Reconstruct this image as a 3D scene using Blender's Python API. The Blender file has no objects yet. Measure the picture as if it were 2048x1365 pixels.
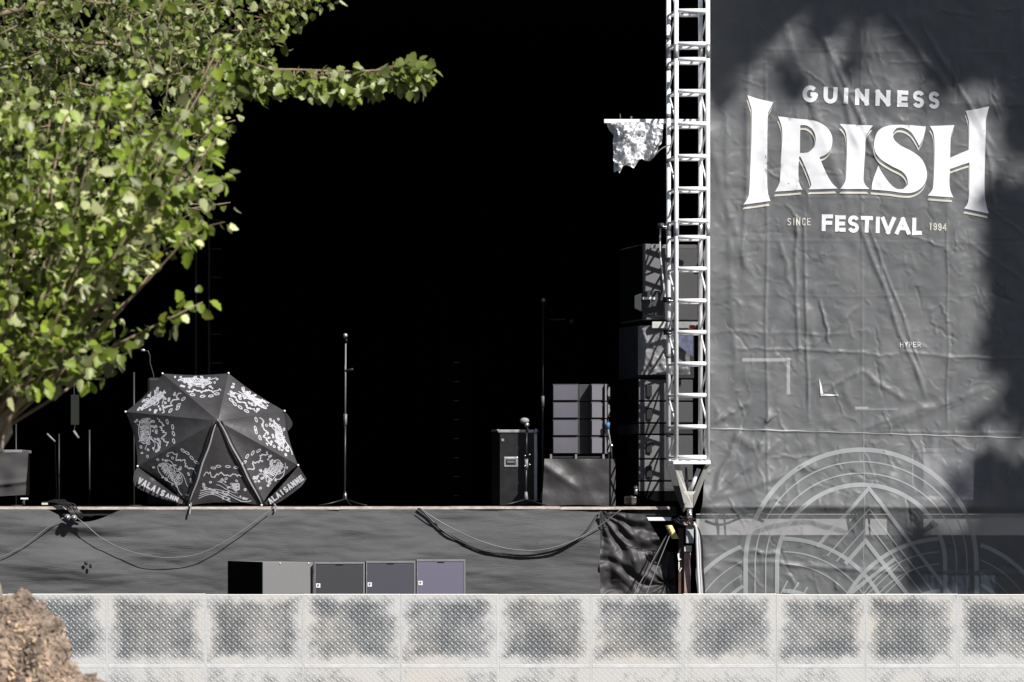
import bpy, math, random
import numpy as np
from math import sin, cos, pi, radians, sqrt, exp, hypot, atan2
from mathutils import Vector, noise, Matrix
from mathutils.geometry import delaunay_2d_cdt

random.seed(7); RNG = np.random.default_rng(7)
S = bpy.context.scene
C = S.collection
F = 7600.0            # focal length in photo pixels
EYE = 2.1             # camera height, just above the stage floor
HOR = 995.0           # horizon row

# ---------------------------------------------------------------- camera
cam_d = bpy.data.cameras.new('camera'); cam = bpy.data.objects.new('camera', cam_d); C.objects.link(cam)
cam.location = (0, 0, EYE); cam.rotation_euler = (radians(90), 0, 0)
cam_d.sensor_width = 36; cam_d.lens = F/2048*36
cam_d.shift_y = (HOR-682.5)/2048
cam_d.clip_start = 0.5; cam_d.clip_end = 900
cam_d.dof.use_dof = True; cam_d.dof.focus_distance = 39.8; cam_d.dof.aperture_fstop = 7
S.camera = cam
# ---------------------------------------------------------------- light
AZ, EL = radians(40), radians(40)      # sun stands right of and behind the camera
SUN = Vector((cos(EL)*sin(AZ), -cos(EL)*cos(AZ), sin(EL)))
w = bpy.data.worlds.new('World'); S.world = w; w.use_nodes = True
nt = w.node_tree; bg = nt.nodes['Background']; sky = nt.nodes.new('ShaderNodeTexSky')
sky.sky_type = 'NISHITA'; sky.sun_disc = False; sky.sun_elevation = EL
sky.sun_rotation = pi - AZ
nt.links.new(sky.outputs[0], bg.inputs[0]); bg.inputs[1].default_value = 0.05
sl = bpy.data.lights.new('sun', 'SUN'); sl.energy = 5.0; sl.angle = radians(0.53); sl.color = (1, .97, .935)
so = bpy.data.objects.new('sun', sl); C.objects.link(so); so.location = (20, -20, 40)
so.rotation_euler = SUN.to_track_quat('Z', 'Y').to_euler()
S.view_settings.view_transform = 'Standard'; S.view_settings.look = 'None'
S.view_settings.exposure = 0.35; S.view_settings.gamma = 1
S.cycles.max_bounces = 6; S.cycles.transparent_max_bounces = 12

# ---------------------------------------------------------------- helpers
def P(px, py, D):
    return Vector(((px-1024)*D/F, D, EYE+(HOR-py)*D/F))
def nz(x, y, z=0): return noise.noise(Vector((x, y, z)))

class MB:
    def __init__(s): s.v = []; s.f = []
    def add(s, vs, fs):
        n = len(s.v); s.v += [tuple(v) for v in vs]; s.f += [tuple(i+n for i in f) for f in fs]; return s
    def box(s, x0, x1, y0, y1, z0, z1):
        return s.add([(x0,y0,z0),(x1,y0,z0),(x1,y1,z0),(x0,y1,z0),(x0,y0,z1),(x1,y0,z1),(x1,y1,z1),(x0,y1,z1)],
                     [(0,3,2,1),(4,5,6,7),(0,1,5,4),(1,2,6,5),(2,3,7,6),(3,0,4,7)])
    def prism(s, plan, z0, z1):            # plan counter-clockwise seen from above
        n = len(plan)
        return s.add([(x,y,z0) for x,y in plan]+[(x,y,z1) for x,y in plan],
                     [tuple(range(n))[::-1], tuple(range(n,2*n))]+[(i,(i+1)%n,(i+1)%n+n,i+n) for i in range(n)])
    def tube(s, pts, r, n=8, caps=True):
        pts = [Vector(p) for p in pts]; m = len(pts); rs = r if isinstance(r, (list, tuple)) else [r]*m
        vs = []; up = None
        for i, p in enumerate(pts):
            t = (pts[min(i+1,m-1)]-pts[max(i-1,0)]).normalized()
            if up is None: up = Vector((0,0,1)) if abs(t.z) < .9 else Vector((1,0,0))
            a = t.cross(up); 
            if a.length < 1e-5: a = t.orthogonal()
            a.normalize(); b = a.cross(t); up = b
            for k in range(n):
                q = 2*pi*k/n; vs.append(p+(a*cos(q)+b*sin(q))*rs[i])
        fs = [(i*n+k, i*n+(k+1)%n, (i+1)*n+(k+1)%n, (i+1)*n+k) for i in range(m-1) for k in range(n)]
        if caps: fs += [tuple(range(n))[::-1], tuple(range((m-1)*n, m*n))]
        return s.add(vs, fs)
    def ball(s, c, r, nu=10, nv=7, sc=(1,1,1)):
        vs = []; c = Vector(c)
        for j in range(nv+1):
            th = pi*j/nv
            for i in range(nu):
                ph = 2*pi*i/nu; vs.append(c+Vector((r*sc[0]*sin(th)*cos(ph), r*sc[1]*sin(th)*sin(ph), r*sc[2]*cos(th))))
        return s.add(vs, [(j*nu+i, j*nu+(i+1)%nu, (j+1)*nu+(i+1)%nu, (j+1)*nu+i) for j in range(nv) for i in range(nu)])
    def grid(s, fn, nu, nv):
        vs = [fn(i/nu, j/nv) for j in range(nv+1) for i in range(nu+1)]
        return s.add(vs, [(j*(nu+1)+i, j*(nu+1)+i+1, (j+1)*(nu+1)+i+1, (j+1)*(nu+1)+i) for j in range(nv) for i in range(nu)])

WL = {}
def link(name, me, loc, parent=None):
    o = bpy.data.objects.new(name, me); C.objects.link(o); loc = Vector(loc)
    if parent: o.parent = parent; o.location = loc-WL[parent.name]
    else: o.location = loc
    WL[o.name] = loc
    return o
def tag(o, label=None, cat=None, group=None, kind=None):
    for k, v in (('label', label), ('category', cat), ('group', group), ('kind', kind)):
        if v: o[k] = v
    return o
def empty(name, loc, label, cat, group=None):
    return tag(link(name, None, loc), label, cat, group)
def obj(name, mb, m, parent=None, loc=None, smooth=False, bevel=0):
    if loc is None: loc = WL[parent.name] if parent else Vector((0,0,0))
    me = bpy.data.meshes.new(name); L = Vector(loc)
    me.from_pydata([tuple(Vector(v)-L) for v in mb.v], [], mb.f); me.update()
    if smooth: me.shade_smooth()
    me.materials.append(m)
    o = link(name, me, loc, parent)
    if bevel:
        b = o.modifiers.new('bevel', 'BEVEL'); b.width = bevel; b.segments = 2; b.limit_method = 'ANGLE'
    return o
def solo(name, mb, m, label, cat, group=None, **k):
    a = np.array(mb.v); loc = ((a[:,0].min()+a[:,0].max())/2, (a[:,1].min()+a[:,1].max())/2, a[:,2].min())
    return tag(obj(name, mb, m, loc=loc, **k), label, cat, group)

# ---------------------------------------------------------------- materials
def M(name, col, rough=.6, metal=0, var=0, vscale=6, bump=0, bscale=40, bdist=.004, stretch=(1,1,1), btype='FBM', spec=None):
    m = bpy.data.materials.new(name); m.use_nodes = True; t = m.node_tree; N = t.nodes; L = t.links
    b = N['Principled BSDF']; b.inputs['Base Color'].default_value = (*col, 1)
    b.inputs['Roughness'].default_value = rough; b.inputs['Metallic'].default_value = metal
    if spec is not None: b.inputs['Specular IOR Level'].default_value = spec
    tc = N.new('ShaderNodeTexCoord'); mp = N.new('ShaderNodeMapping'); mp.inputs['Scale'].default_value = stretch
    L.new(tc.outputs['Object'], mp.inputs[0])
    if var:
        n = N.new('ShaderNodeTexNoise'); n.inputs['Scale'].default_value = vscale; n.inputs['Detail'].default_value = 6
        L.new(mp.outputs[0], n.inputs['Vector'])
        r = N.new('ShaderNodeMapRange'); r.inputs[1].default_value = .3; r.inputs[2].default_value = .7
        r.inputs[3].default_value = 1-var; r.inputs[4].default_value = 1+var; L.new(n.outputs[0], r.inputs[0])
        v = N.new('ShaderNodeVectorMath'); v.operation = 'SCALE'; v.inputs[0].default_value = col
        L.new(r.outputs[0], v.inputs['Scale']); L.new(v.outputs[0], b.inputs['Base Color'])
        q = N.new('ShaderNodeMapRange'); q.inputs[3].default_value = max(rough-.12, .05); q.inputs[4].default_value = min(rough+.12, 1)
        L.new(n.outputs[0], q.inputs[0]); L.new(q.outputs[0], b.inputs['Roughness'])
    if bump:
        n = N.new('ShaderNodeTexNoise'); n.inputs['Scale'].default_value = bscale; n.inputs['Detail'].default_value = 5
        n.noise_type = btype
        L.new(mp.outputs[0], n.inputs['Vector']); bp = N.new('ShaderNodeBump'); bp.inputs['Strength'].default_value = bump
        bp.inputs['Distance'].default_value = bdist; L.new(n.outputs[0], bp.inputs['Height']); L.new(bp.outputs[0], b.inputs['Normal'])
    return m

m_void = M('stage_black', (.0025,.0025,.003), .95, spec=.1)
m_drape = M('black_drape', (.003,.003,.0035), .95, spec=.1)
m_floor = M('black_stage_deck', (.012,.011,.011), .75, var=.3, vscale=3)
m_ply = M('worn_ply_edge', (.52,.44,.40), .7, var=.35, vscale=9, stretch=(1,1,3))
m_ground = M('asphalt', (.06,.058,.055), .9, var=.3, vscale=1.5, bump=.6, bscale=60)
m_white = M('white_powdercoat', (.88,.88,.89), .35, var=.04, vscale=12)
m_alu = M('dull_aluminium', (.62,.62,.63), .38, .75, var=.12, vscale=15)
m_plate = M('painted_steel_plate', (.62,.61,.58), .5, .2, var=.12, vscale=14)
m_tape = M('grey_tape', (.13,.13,.14), .6)
m_blacktape = M('black_tape', (.015,.015,.016), .5)
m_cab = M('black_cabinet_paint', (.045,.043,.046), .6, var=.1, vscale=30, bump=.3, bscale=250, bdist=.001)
m_cablit = M('sunlit_black_cabinet', (.13,.127,.13), .8, var=.06, vscale=25, bump=.4, bscale=180, bdist=.001)  # cabinet black lightened to paint the sunlit side of the stack
m_trim = M('grey_cabinet_edge', (.22,.215,.22), .5, var=.1, vscale=20)
m_rubber = M('black_rubber', (.018,.018,.02), .45)
m_cable = M('black_cable', (.022,.022,.024), .4)
m_cableg = M('grey_cable', (.19,.19,.19), .45)
m_cablew = M('white_cable', (.66,.65,.66), .45)
m_rust = M('rusty_primer_steel', (.36,.25,.23), .8, var=.35, vscale=12)
m_rustd = M('dark_rust', (.09,.045,.035), .8, var=.4, vscale=10)
m_yellow = M('yellow_tape', (.75,.68,.28), .6)
m_red = M('red_clamp', (.5,.03,.04), .5)
m_blue = M('blue_plastic', (.03,.20,.42), .5)
m_mic = M('mic_grille', (.6,.6,.6), .35, .8)
m_standb = M('black_stand_metal', (.025,.025,.027), .4, .2)
m_chrome = M('worn_chrome', (.6,.6,.58), .25, .9)
m_print = M('white_print', (.80,.80,.82), .55, var=.05, vscale=8)
m_cream = M('cream_print', (.62,.60,.53), .6)
m_umb = M('umbrella_nylon', (.042,.040,.042), .55, var=.12, vscale=7, bump=.5, bscale=14, bdist=.01)
m_umbp = M('umbrella_print', (.46,.46,.49), .6, var=.18, vscale=60)
m_case = M('black_flightcase_laminate', (.018,.017,.018), .4, var=.2, vscale=8)
m_skirtbox = M('glossy_black_tarp', (.040,.039,.040), .30, bump=.55, bscale=5, bdist=.05, var=.1)
m_grille = M('speaker_grille', (.095,.09,.098), .55, bump=.3, bscale=400, bdist=.001)
m_grille_a = M('speaker_grille_dark', (.055,.056,.062), .5, bump=.3, bscale=400, bdist=.001)
m_grille_b = M('speaker_grille_mid', (.075,.075,.095), .5, bump=.3, bscale=400, bdist=.001)
m_grille_c = M('speaker_grille_violet', (.155,.145,.20), .5, bump=.3, bscale=400, bdist=.001)
m_panelv = M('speaker_cloth_violet', (.135,.13,.155), .6, var=.08, vscale=5)
m_dim = M('dim_metal', (.05,.05,.055), .5, .3)
m_bark = M('poplar_bark', (.36,.31,.25), .9, var=.55, vscale=18, bump=1, bscale=30, bdist=.04, stretch=(1,1,.35))
m_twig = M('twig_bark', (.27,.20,.13), .8, var=.3, vscale=20)
m_shoot = M('green_shoot', (.33,.34,.12), .7, var=.25, vscale=20)

def fabric(name, col, rough=.8):            # woven skirt cloth, threads run along x
    m = M(name, col, rough, var=.10, vscale=3.5, stretch=(.25,1,1.8)); t = m.node_tree; N = t.nodes; L = t.links
    b = N['Principled BSDF']; tc = N.new('ShaderNodeTexCoord'); mp = N.new('ShaderNodeMapping'); mp.inputs['Scale'].default_value = (7,1,190)
    L.new(tc.outputs['Object'], mp.inputs[0]); n = N.new('ShaderNodeTexNoise'); n.inputs['Scale'].default_value = 1; n.inputs['Detail'].default_value = 3
    L.new(mp.outputs[0], n.inputs['Vector']); mp2 = N.new('ShaderNodeMapping'); mp2.inputs['Scale'].default_value = (1.1,1,2.6); mp2.inputs['Rotation'].default_value = (0,.35,0)
    L.new(tc.outputs['Object'], mp2.inputs[0]); n2 = N.new('ShaderNodeTexNoise'); n2.inputs['Scale'].default_value = 1.6; n2.inputs['Detail'].default_value = 4; n2.inputs['Distortion'].default_value = 1
    L.new(mp2.outputs[0], n2.inputs['Vector'])
    b1 = N.new('ShaderNodeBump'); b1.inputs['Strength'].default_value = .22; b1.inputs['Distance'].default_value = .03; L.new(n2.outputs[0], b1.inputs['Height'])
    b2 = N.new('ShaderNodeBump'); b2.inputs['Strength'].default_value = 1; b2.inputs['Distance'].default_value = .007; L.new(n.outputs[0], b2.inputs['Height'])
    L.new(b1.outputs[0], b2.inputs['Normal']); L.new(b2.outputs[0], b.inputs['Normal'])
    return m
m_skirt = fabric('woven_skirt', (.088,.089,.092))

def see_through(m, fac, only_transparent=True):
    t = m.node_tree; N = t.nodes; L = t.links; b = N['Principled BSDF']
    tr = N.new('ShaderNodeBsdfTransparent'); mx = N.new('ShaderNodeMixShader'); mx.inputs[0].default_value = fac
    L.new(b.outputs[0], mx.inputs[1]); L.new(tr.outputs[0], mx.inputs[2]); L.new(mx.outputs[0], N['Material Output'].inputs[0])
    return m
def banner_mat():
    m = M('banner_mesh_vinyl', (.265,.272,.28), .47, spec=.5, var=.06, vscale=2.5); t = m.node_tree; N = t.nodes; L = t.links
    b = N['Principled BSDF']; tc = N.new('ShaderNodeTexCoord')
    hs = None
    for sc, strg, dist, typ, rot in ((1.3,.7,.07,'RIDGED_MULTIFRACTAL',(0,0,0)), (3.6,.9,.034,'RIDGED_MULTIFRACTAL',(0,.5,0)), (9,.9,.013,'RIDGED_MULTIFRACTAL',(0,-.4,0)), (30,.5,.003,'FBM',(0,0,0))):
        mp = N.new('ShaderNodeMapping'); mp.inputs['Rotation'].default_value = rot; mp.inputs['Scale'].default_value = (1.15,1,.7) if sc < 2 else (1,1,1)
        L.new(tc.outputs['Object'], mp.inputs[0])
        n = N.new('ShaderNodeTexNoise'); n.noise_type = typ; n.inputs['Scale'].default_value = sc; n.inputs['Detail'].default_value = 3; n.inputs['Distortion'].default_value = .5
        L.new(mp.outputs[0], n.inputs['Vector'])
        bp = N.new('ShaderNodeBump'); bp.inputs['Strength'].default_value = strg; bp.inputs['Distance'].default_value = dist
        L.new(n.outputs[0], bp.inputs['Height'])
        if hs: L.new(hs.outputs[0], bp.inputs['Normal'])
        hs = bp
    L.new(hs.outputs[0], b.inputs['Normal'])
    return see_through(m, .46)
m_banner = banner_mat()
m_motif = see_through(M('motif_print', (.48,.50,.51), .5), .44)
m_faint = see_through(M('faint_motif_print', (.33,.35,.36), .5), .34)

def tread_mat():
    m = bpy.data.materials.new('aluminium_tread_plate'); m.use_nodes = True; t = m.node_tree; N = t.nodes; L = t.links
    b = N['Principled BSDF']
    def mt(op, a, c=None, d=None, cl=False):
        n = N.new('ShaderNodeMath'); n.operation = op; n.use_clamp = cl
        for i, q in enumerate((a, c, d)):
            if q is None: continue
            if isinstance(q, (int, float)): n.inputs[i].default_value = q
            else: L.new(q, n.inputs[i])
        return n.outputs[0]
    g = N.new('ShaderNodeNewGeometry'); sx = N.new('ShaderNodeSeparateXYZ'); L.new(g.outputs['Position'], sx.inputs[0])
    A = 1/.0585
    u = mt('MULTIPLY', mt('ADD', sx.outputs[0], sx.outputs[2]), A); v = mt('MULTIPLY', mt('SUBTRACT', sx.outputs[0], sx.outputs[2]), A)
    # raised lozenge: centre of every cell of a 45 degree lattice; bars turn by parity
    fu = mt('SUBTRACT', mt('FRACT', u), .5); fv = mt('SUBTRACT', mt('FRACT', v), .5)
    par = mt('MODULO', mt('ABSOLUTE', mt('ADD', mt('FLOOR', u), mt('FLOOR', v))), 2)
    def bar(a, c, la, lc):
        e = mt('ADD', mt('POWER', mt('ABSOLUTE', mt('DIVIDE', a, la)), 2), mt('POWER', mt('ABSOLUTE', mt('DIVIDE', c, lc)), 2))
        return mt('SUBTRACT', 1.2, e, cl=True)
    h0 = bar(fu, fv, .52, .24); h1 = bar(fu, fv, .24, .52)
    mx = N.new('ShaderNodeMix'); L.new(par, mx.inputs[0]); L.new(h0, mx.inputs[2]); L.new(h1, mx.inputs[3])
    h = mx.outputs[0]
    # chalky oxide: gathers along the panel frame (uv) and in blotches
    uv = N.new('ShaderNodeUVMap'); uv.uv_map = 'UVMap'; su = N.new('ShaderNodeSeparateXYZ'); L.new(uv.outputs[0], su.inputs[0])
    ex = mt('MULTIPLY', mt('ABSOLUTE', mt('SUBTRACT', su.outputs[0], .5)), 2); ey = mt('MULTIPLY', mt('ABSOLUTE', mt('SUBTRACT', su.outputs[1], .52)), 2)
    wob = N.new('ShaderNodeTexNoise'); wob.inputs['Scale'].default_value = 7; wob.inputs['Detail'].default_value = 3; L.new(g.outputs['Position'], wob.inputs['Vector'])
    mxe = mt('ADD', mt('MAXIMUM', ex, ey), mt('MULTIPLY', mt('SUBTRACT', wob.outputs[0], .5), .35))
    sm = N.new('ShaderNodeMapRange'); sm.interpolation_type = 'SMOOTHSTEP'; sm.inputs[1].default_value = .60; sm.inputs[2].default_value = 1.02; L.new(mxe, sm.inputs[0]); edge = sm.outputs[0]
    n = N.new('ShaderNodeTexNoise'); n.inputs['Scale'].default_value = 2.6; n.inputs['Detail'].default_value = 4; n.inputs['Roughness'].default_value = .5
    L.new(g.outputs['Position'], n.inputs['Vector'])
    n2 = N.new('ShaderNodeTexNoise'); n2.inputs['Scale'].default_value = 14; n2.inputs['Detail'].default_value = 6; L.new(g.outputs['Position'], n2.inputs['Vector'])
    f = mt('ADD', mt('MULTIPLY', edge, .85), mt('MULTIPLY', mt('SUBTRACT', n.outputs[0], .38), 1.7)); f = mt('ADD', f, mt('MULTIPLY', mt('SUBTRACT', n2.outputs[0], .5), .5), cl=True)
    groove = mt('MULTIPLY', mt('SUBTRACT', 1, h), mt('SUBTRACT', 1, mt('MULTIPLY', f, .92)))
    cm = N.new('ShaderNodeMix'); cm.data_type = 'RGBA'; L.new(f, cm.inputs[0]); cm.inputs[6].default_value = (.34,.352,.365,1); cm.inputs[7].default_value = (.56,.56,.55,1)
    n3 = N.new('ShaderNodeTexNoise'); n3.inputs['Scale'].default_value = 1.3; n3.inputs['Detail'].default_value = 3; L.new(g.outputs['Position'], n3.inputs['Vector'])
    wm = N.new('ShaderNodeMix'); wm.data_type = 'RGBA'; wm.blend_type = 'MULTIPLY'; L.new(mt('MULTIPLY', mt('SUBTRACT', n3.outputs[0], .45), 4, cl=True), wm.inputs[0]); L.new(cm.outputs[2], wm.inputs[6]); wm.inputs[7].default_value = (1,.95,.89,1)
    cd = N.new('ShaderNodeMix'); cd.data_type = 'RGBA'; L.new(mt('MULTIPLY', groove, .66), cd.inputs[0]); L.new(wm.outputs[2], cd.inputs[6]); cd.inputs[7].default_value = (.10,.105,.11,1)
    L.new(cd.outputs[2], b.inputs['Base Color'])
    L.new(mt('SUBTRACT', .22, mt('MULTIPLY', f, .2)), b.inputs['Metallic']); L.new(mt('ADD', .42, mt('MULTIPLY', f, .35)), b.inputs['Roughness'])
    bp = N.new('ShaderNodeBump'); bp.inputs['Distance'].default_value = .009; L.new(mt('SUBTRACT', 1, mt('MULTIPLY', f, .86)), bp.inputs['Strength'])
    L.new(h, bp.inputs['Height']); L.new(bp.outputs[0], b.inputs['Normal'])
    return m
m_tread = tread_mat()
m_frame = M('oxidised_aluminium_frame', (.62,.625,.63), .6, .1, var=.1, vscale=9)
m_rim = M('bright_aluminium_rim', (.9,.89,.86), .35, .15)

def foil_mat():
    m = M('crumpled_foil', (.97,.97,.98), .2, .4, bump=.8, bscale=7, bdist=.05); return m
m_foil = foil_mat()

def leaf_mat(name, top, under, var=.35):
    m = bpy.data.materials.new(name); m.use_nodes = True; t = m.node_tree; N = t.nodes; L = t.links
    b = N['Principled BSDF']; at = N.new('ShaderNodeAttribute'); at.attribute_name = 'tone'; at.attribute_type = 'GEOMETRY'
    sp = N.new('ShaderNodeSeparateColor'); L.new(at.outputs['Color'], sp.inputs[0])
    g = N.new('ShaderNodeNewGeometry')
    mx = N.new('ShaderNodeMix'); mx.data_type = 'RGBA'; L.new(g.outputs['Backfacing'], mx.inputs[0])
    mx.inputs[6].default_value = (*top, 1); mx.inputs[7].default_value = (*under, 1)
    yl = N.new('ShaderNodeMix'); yl.data_type = 'RGBA'; L.new(sp.outputs[1], yl.inputs[0]); L.new(mx.outputs[2], yl.inputs[6]); yl.inputs[7].default_value = (.30,.30,.035,1)
    vm = N.new('ShaderNodeVectorMath'); vm.operation = 'SCALE'; L.new(yl.outputs[2], vm.inputs[0]); L.new(sp.outputs[0], vm.inputs['Scale'])
    L.new(vm.outputs[0], b.inputs['Base Color']); b.inputs['Roughness'].default_value = .42; b.inputs['Specular IOR Level'].default_value = .45
    tl = N.new('ShaderNodeBsdfTranslucent'); L.new(vm.outputs[0], tl.inputs[0]); ms = N.new('ShaderNodeMixShader'); ms.inputs[0].default_value = .32
    L.new(b.outputs[0], ms.inputs[1]); L.new(tl.outputs[0], ms.inputs[2]); L.new(ms.outputs[0], N['Material Output'].inputs[0])
    return m
m_leaf = leaf_mat('poplar_leaf', (.20,.28,.034), (.52,.55,.27))
m_leaf2 = leaf_mat('grey_poplar_leaf', (.19,.25,.05), (.47,.51,.26))

# ---------------------------------------------------------------- 2D print helpers
def inside(p, poly):
    x, y = p; c = False; n = len(poly); j = n-1
    for i in range(n):
        xi, yi = poly[i]; xj, yj = poly[j]
        if (yi > y) != (yj > y) and x < (xj-xi)*(y-yi)/(yj-yi)+xi: c = not c
        j = i
    return c
def fill(outlines, keep, step=6):
    """constrained triangulation in photo pixels, dense enough to follow a wrinkled sheet"""
    vs = []; es = []
    for o in outlines:
        k = []
        for i, a in enumerate(o):
            b = o[(i+1) % len(o)]; n = max(1, int(hypot(b[0]-a[0], b[1]-a[1])/step))
            k += [(a[0]+(b[0]-a[0])*q/n, a[1]+(b[1]-a[1])*q/n) for q in range(n)]
        b0 = len(vs); vs += k; es += [(b0+i, b0+(i+1) % len(k)) for i in range(len(k))]
    a = np.array(vs); lo = a.min(0); hi = a.max(0)
    y = lo[1]+step*.5; r = 0
    while y < hi[1]:
        x = lo[0]+step*(.25+.5*(r % 2))
        while x < hi[0]:
            if keep((x, y)): vs.append((x, y))
            x += step
        y += step; r += 1
    R = delaunay_2d_cdt([Vector(v) for v in vs], es, [], 0, 1e-4)
    V = [(v.x, v.y) for v in R[0]]; Fs = []
    for f in R[2]:
        cx = sum(V[i][0] for i in f)/len(f); cy = sum(V[i][1] for i in f)/len(f)
        if keep((cx, cy)): Fs.append(tuple(f)[::-1])
    return V, Fs
def smooth_poly(pts, sub=5, ang=48):
    n = len(pts); out = []
    def corner(i):
        a = Vector(pts[i])-Vector(pts[i-1]); b = Vector(pts[(i+1) % n])-Vector(pts[i])
        return a.length < 1e-6 or b.length < 1e-6 or abs(a.angle_signed(b)) > radians(ang)
    cn = [corner(i) for i in range(n)]
    for i in range(n):
        p1 = Vector(pts[i]); p2 = Vector(pts[(i+1) % n])
        t1 = (p2-p1) if cn[i] else (p2-Vector(pts[i-1]))*.5
        t2 = (p2-p1) if cn[(i+1) % n] else (Vector(pts[(i+2) % n])-p1)*.5
        for k in range(sub):
            s = k/sub; h = (2*s**3-3*s*s+1)*p1+(s**3-2*s*s+s)*t1+(-2*s**3+3*s*s)*p2+(s**3-s*s)*t2
            out.append((h.x, h.y))
    return out
def stroke_poly(pts, w, round_=False):
    m = len(pts); Lf = []; Rt = []
    for i, p in enumerate(pts):
        a = Vector(pts[max(i-1, 0)]); b = Vector(pts[min(i+1, m-1)]); p = Vector(p)
        if 0 < i < m-1:
            d1 = (p-a).normalized(); d2 = (b-p).normalized(); t = (d1+d2)
            t = t.normalized() if t.length > 1e-4 else d1
            k = min(1/max(abs(t.dot(d1)), .35), 2.2)
        else: t = (b-a).normalized(); k = 1
        nrm = Vector((-t.y, t.x))*w/2*k
        Lf.append(tuple(p+nrm)); Rt.append(tuple(p-nrm))
    return Lf+Rt[::-1]
def arc(cx, cy, rx, ry, a0, a1, n=12):
    return [(cx+rx*cos(radians(a0+(a1-a0)*i/n)), cy-ry*sin(radians(a0+(a1-a0)*i/n))) for i in range(n+1)]
# stroke alphabet in a unit box: x 0..1, y 0 (top)..1 (bottom); the pen's half width is kept inside the box by place()
def glyph(c):
    if c == 'I': return [[(.5,0),(.5,1)]]
    if c == 'N': return [[(0,1),(0,0)],[(0,0),(1,1)],[(1,1),(1,0)]]
    if c == 'E': return [[(0,0),(0,1)],[(0,0),(1,0)],[(0,.5),(.9,.5)],[(0,1),(1,1)]]
    if c == 'F': return [[(0,0),(0,1)],[(0,0),(1,0)],[(0,.5),(.9,.5)]]
    if c == 'L': return [[(0,0),(0,1)],[(0,1),(1,1)]]
    if c == 'T': return [[(0,0),(1,0)],[(.5,0),(.5,1)]]
    if c == 'H': return [[(0,0),(0,1)],[(1,0),(1,1)],[(0,.5),(1,.5)]]
    if c == 'V': return [[(0,0),(.5,1)],[(1,0),(.5,1)]]
    if c == 'A': return [[(0,1),(.5,0)],[(1,1),(.5,0)],[(.22,.68),(.78,.68)]]
    if c == 'Y': return [[(0,0),(.5,.5)],[(1,0),(.5,.5)],[(.5,.5),(.5,1)]]
    if c == 'U': return [[(0,0),(0,.5)]+arc(.5,.58,.5,.42,180,360)+[(1,.5),(1,0)]]
    if c == 'C': return [arc(.5,.3,.5,.3,20,180,8)+arc(.5,.7,.5,.3,180,340,8)]
    if c == 'G': return [arc(.5,.5,.5,.5,48,352,20)+[(.97,.54)],[(1,.54),(.55,.54)]]
    if c == 'S': return [arc(.5,.25,.5,.25,20,270,12)+arc(.5,.75,.5,.25,90,-160,12)[1:]]
    if c == 'P': return [[(0,0),(0,1)],[(0,0),(.5,0)]+arc(.55,.28,.45,.28,90,-90,8)+[(0,.56)]]
    if c == 'R': return glyph('P')+[[(.45,.56),(1,1)]]
    if c == 'O': return [arc(.5,.5,.5,.5,0,360,20)]
    if c == '1': return [[(.15,.12),(.6,0)],[(.6,0),(.6,1)]]
    if c == '9': return [arc(.5,.28,.5,.28,0,360,14), [(1,.28),(1,.7)]+arc(.5,.75,.5,.25,0,-170,8)]
    if c == '4': return [[(.75,1),(.75,0)],[(.75,0),(0,.7)],[(0,.7),(1,.7)]]
    return []
def text_polys(c, x0, y0, x1, y1, pen, rot=0, shear=0):
    """strokes of one letter fitted to the box x0..x1, y0..y1 (photo px)"""
    h = pen/2; out = []; cx = (x0+x1)/2; cy = (y0+y1)/2
    for s in glyph(c):
        q = []
        for (a, b) in s:
            X = x0+h+a*max(x1-x0-pen, .01); Y = y0+h+b*(y1-y0-pen)
            X += shear*(cy-Y); dx, dy = X-cx, Y-cy
            q.append((cx+dx*cos(rot)-dy*sin(rot), cy+dx*sin(rot)+dy*cos(rot)))
        if s[0] != s[-1]:                       # butt ends reach the box edge
            for e, f in ((0, 1), (-1, -2)):
                d = Vector(q[e])-Vector(q[f]); d = d.normalized()*h*(1.0 if c not in 'SCG' else .2); q[e] = tuple(Vector(q[e])+d)
        out.append(stroke_poly(q, pen))
    return out
def print_mesh(polys, surf, step=6, mb=None):
    mb = mb or MB()
    V, Fs = fill(polys, lambda p: any(inside(p, q) for q in polys), step)
    used = sorted({i for f in Fs for i in f}); ix = {k: n for n, k in enumerate(used)}
    return mb.add([surf(*V[k]) for k in used], [tuple(ix[i] for i in f) for f in Fs])

# ================================================================ SETTING
g = obj('ground', MB().add([(-450,-450,0),(450,-450,0),(450,450,0),(-450,450,0)], [(0,1,2,3)]), m_ground); tag(g, kind='structure')
FL = 2.0
X = lambda px, D=40: (px-1024)*D/F
st = empty('stage', (0, 44, 0), 'open concert stage with pitch black interior and a pale worn deck edge', 'stage')
obj('deck', MB().box(-9, X(1352,40.1), 40.03, 52, FL-.09, FL-.004), m_floor, st)
mb = MB()
xs = [X(-200)+i*(X(1340)-X(-200))/14 for i in range(15)]
for i in range(14):
    j = random.uniform(-.003,.003); mb.box(xs[i]+.001, xs[i+1]-.001, 39.985+random.uniform(0,.006), 40.028, FL-.028+j, FL+.002+j)
obj('deck_edge', mb, m_ply, st, bevel=.002)
obj('back_drape', MB().grid(lambda u, v: (-9+21*u, 51+.12*sin(u*150)+.05*sin(u*61), FL-2+v*10.5), 420, 2), m_drape, st, smooth=True)
obj('side_wall', MB().box(-9.2,-9.02,40.1,52,0,9), m_void, st); obj('side_wall', MB().box(12,12.2,40.1,52,0,9), m_void, st)
obj('roof', MB().box(-9.2,12.2,40.5,52,8.0,8.2), m_void, st)
mb = MB(); mb.box(X(1200), X(1345), 40.07, 40.11, FL-.155, FL-.035); obj('edge_beam', mb, m_dim, st)
obj('ledger', MB().box(X(1277), X(1342), 40.0, 40.06, P(0,1042,40).z, P(0,1035,40).z), m_white, st, bevel=.003)
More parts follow.
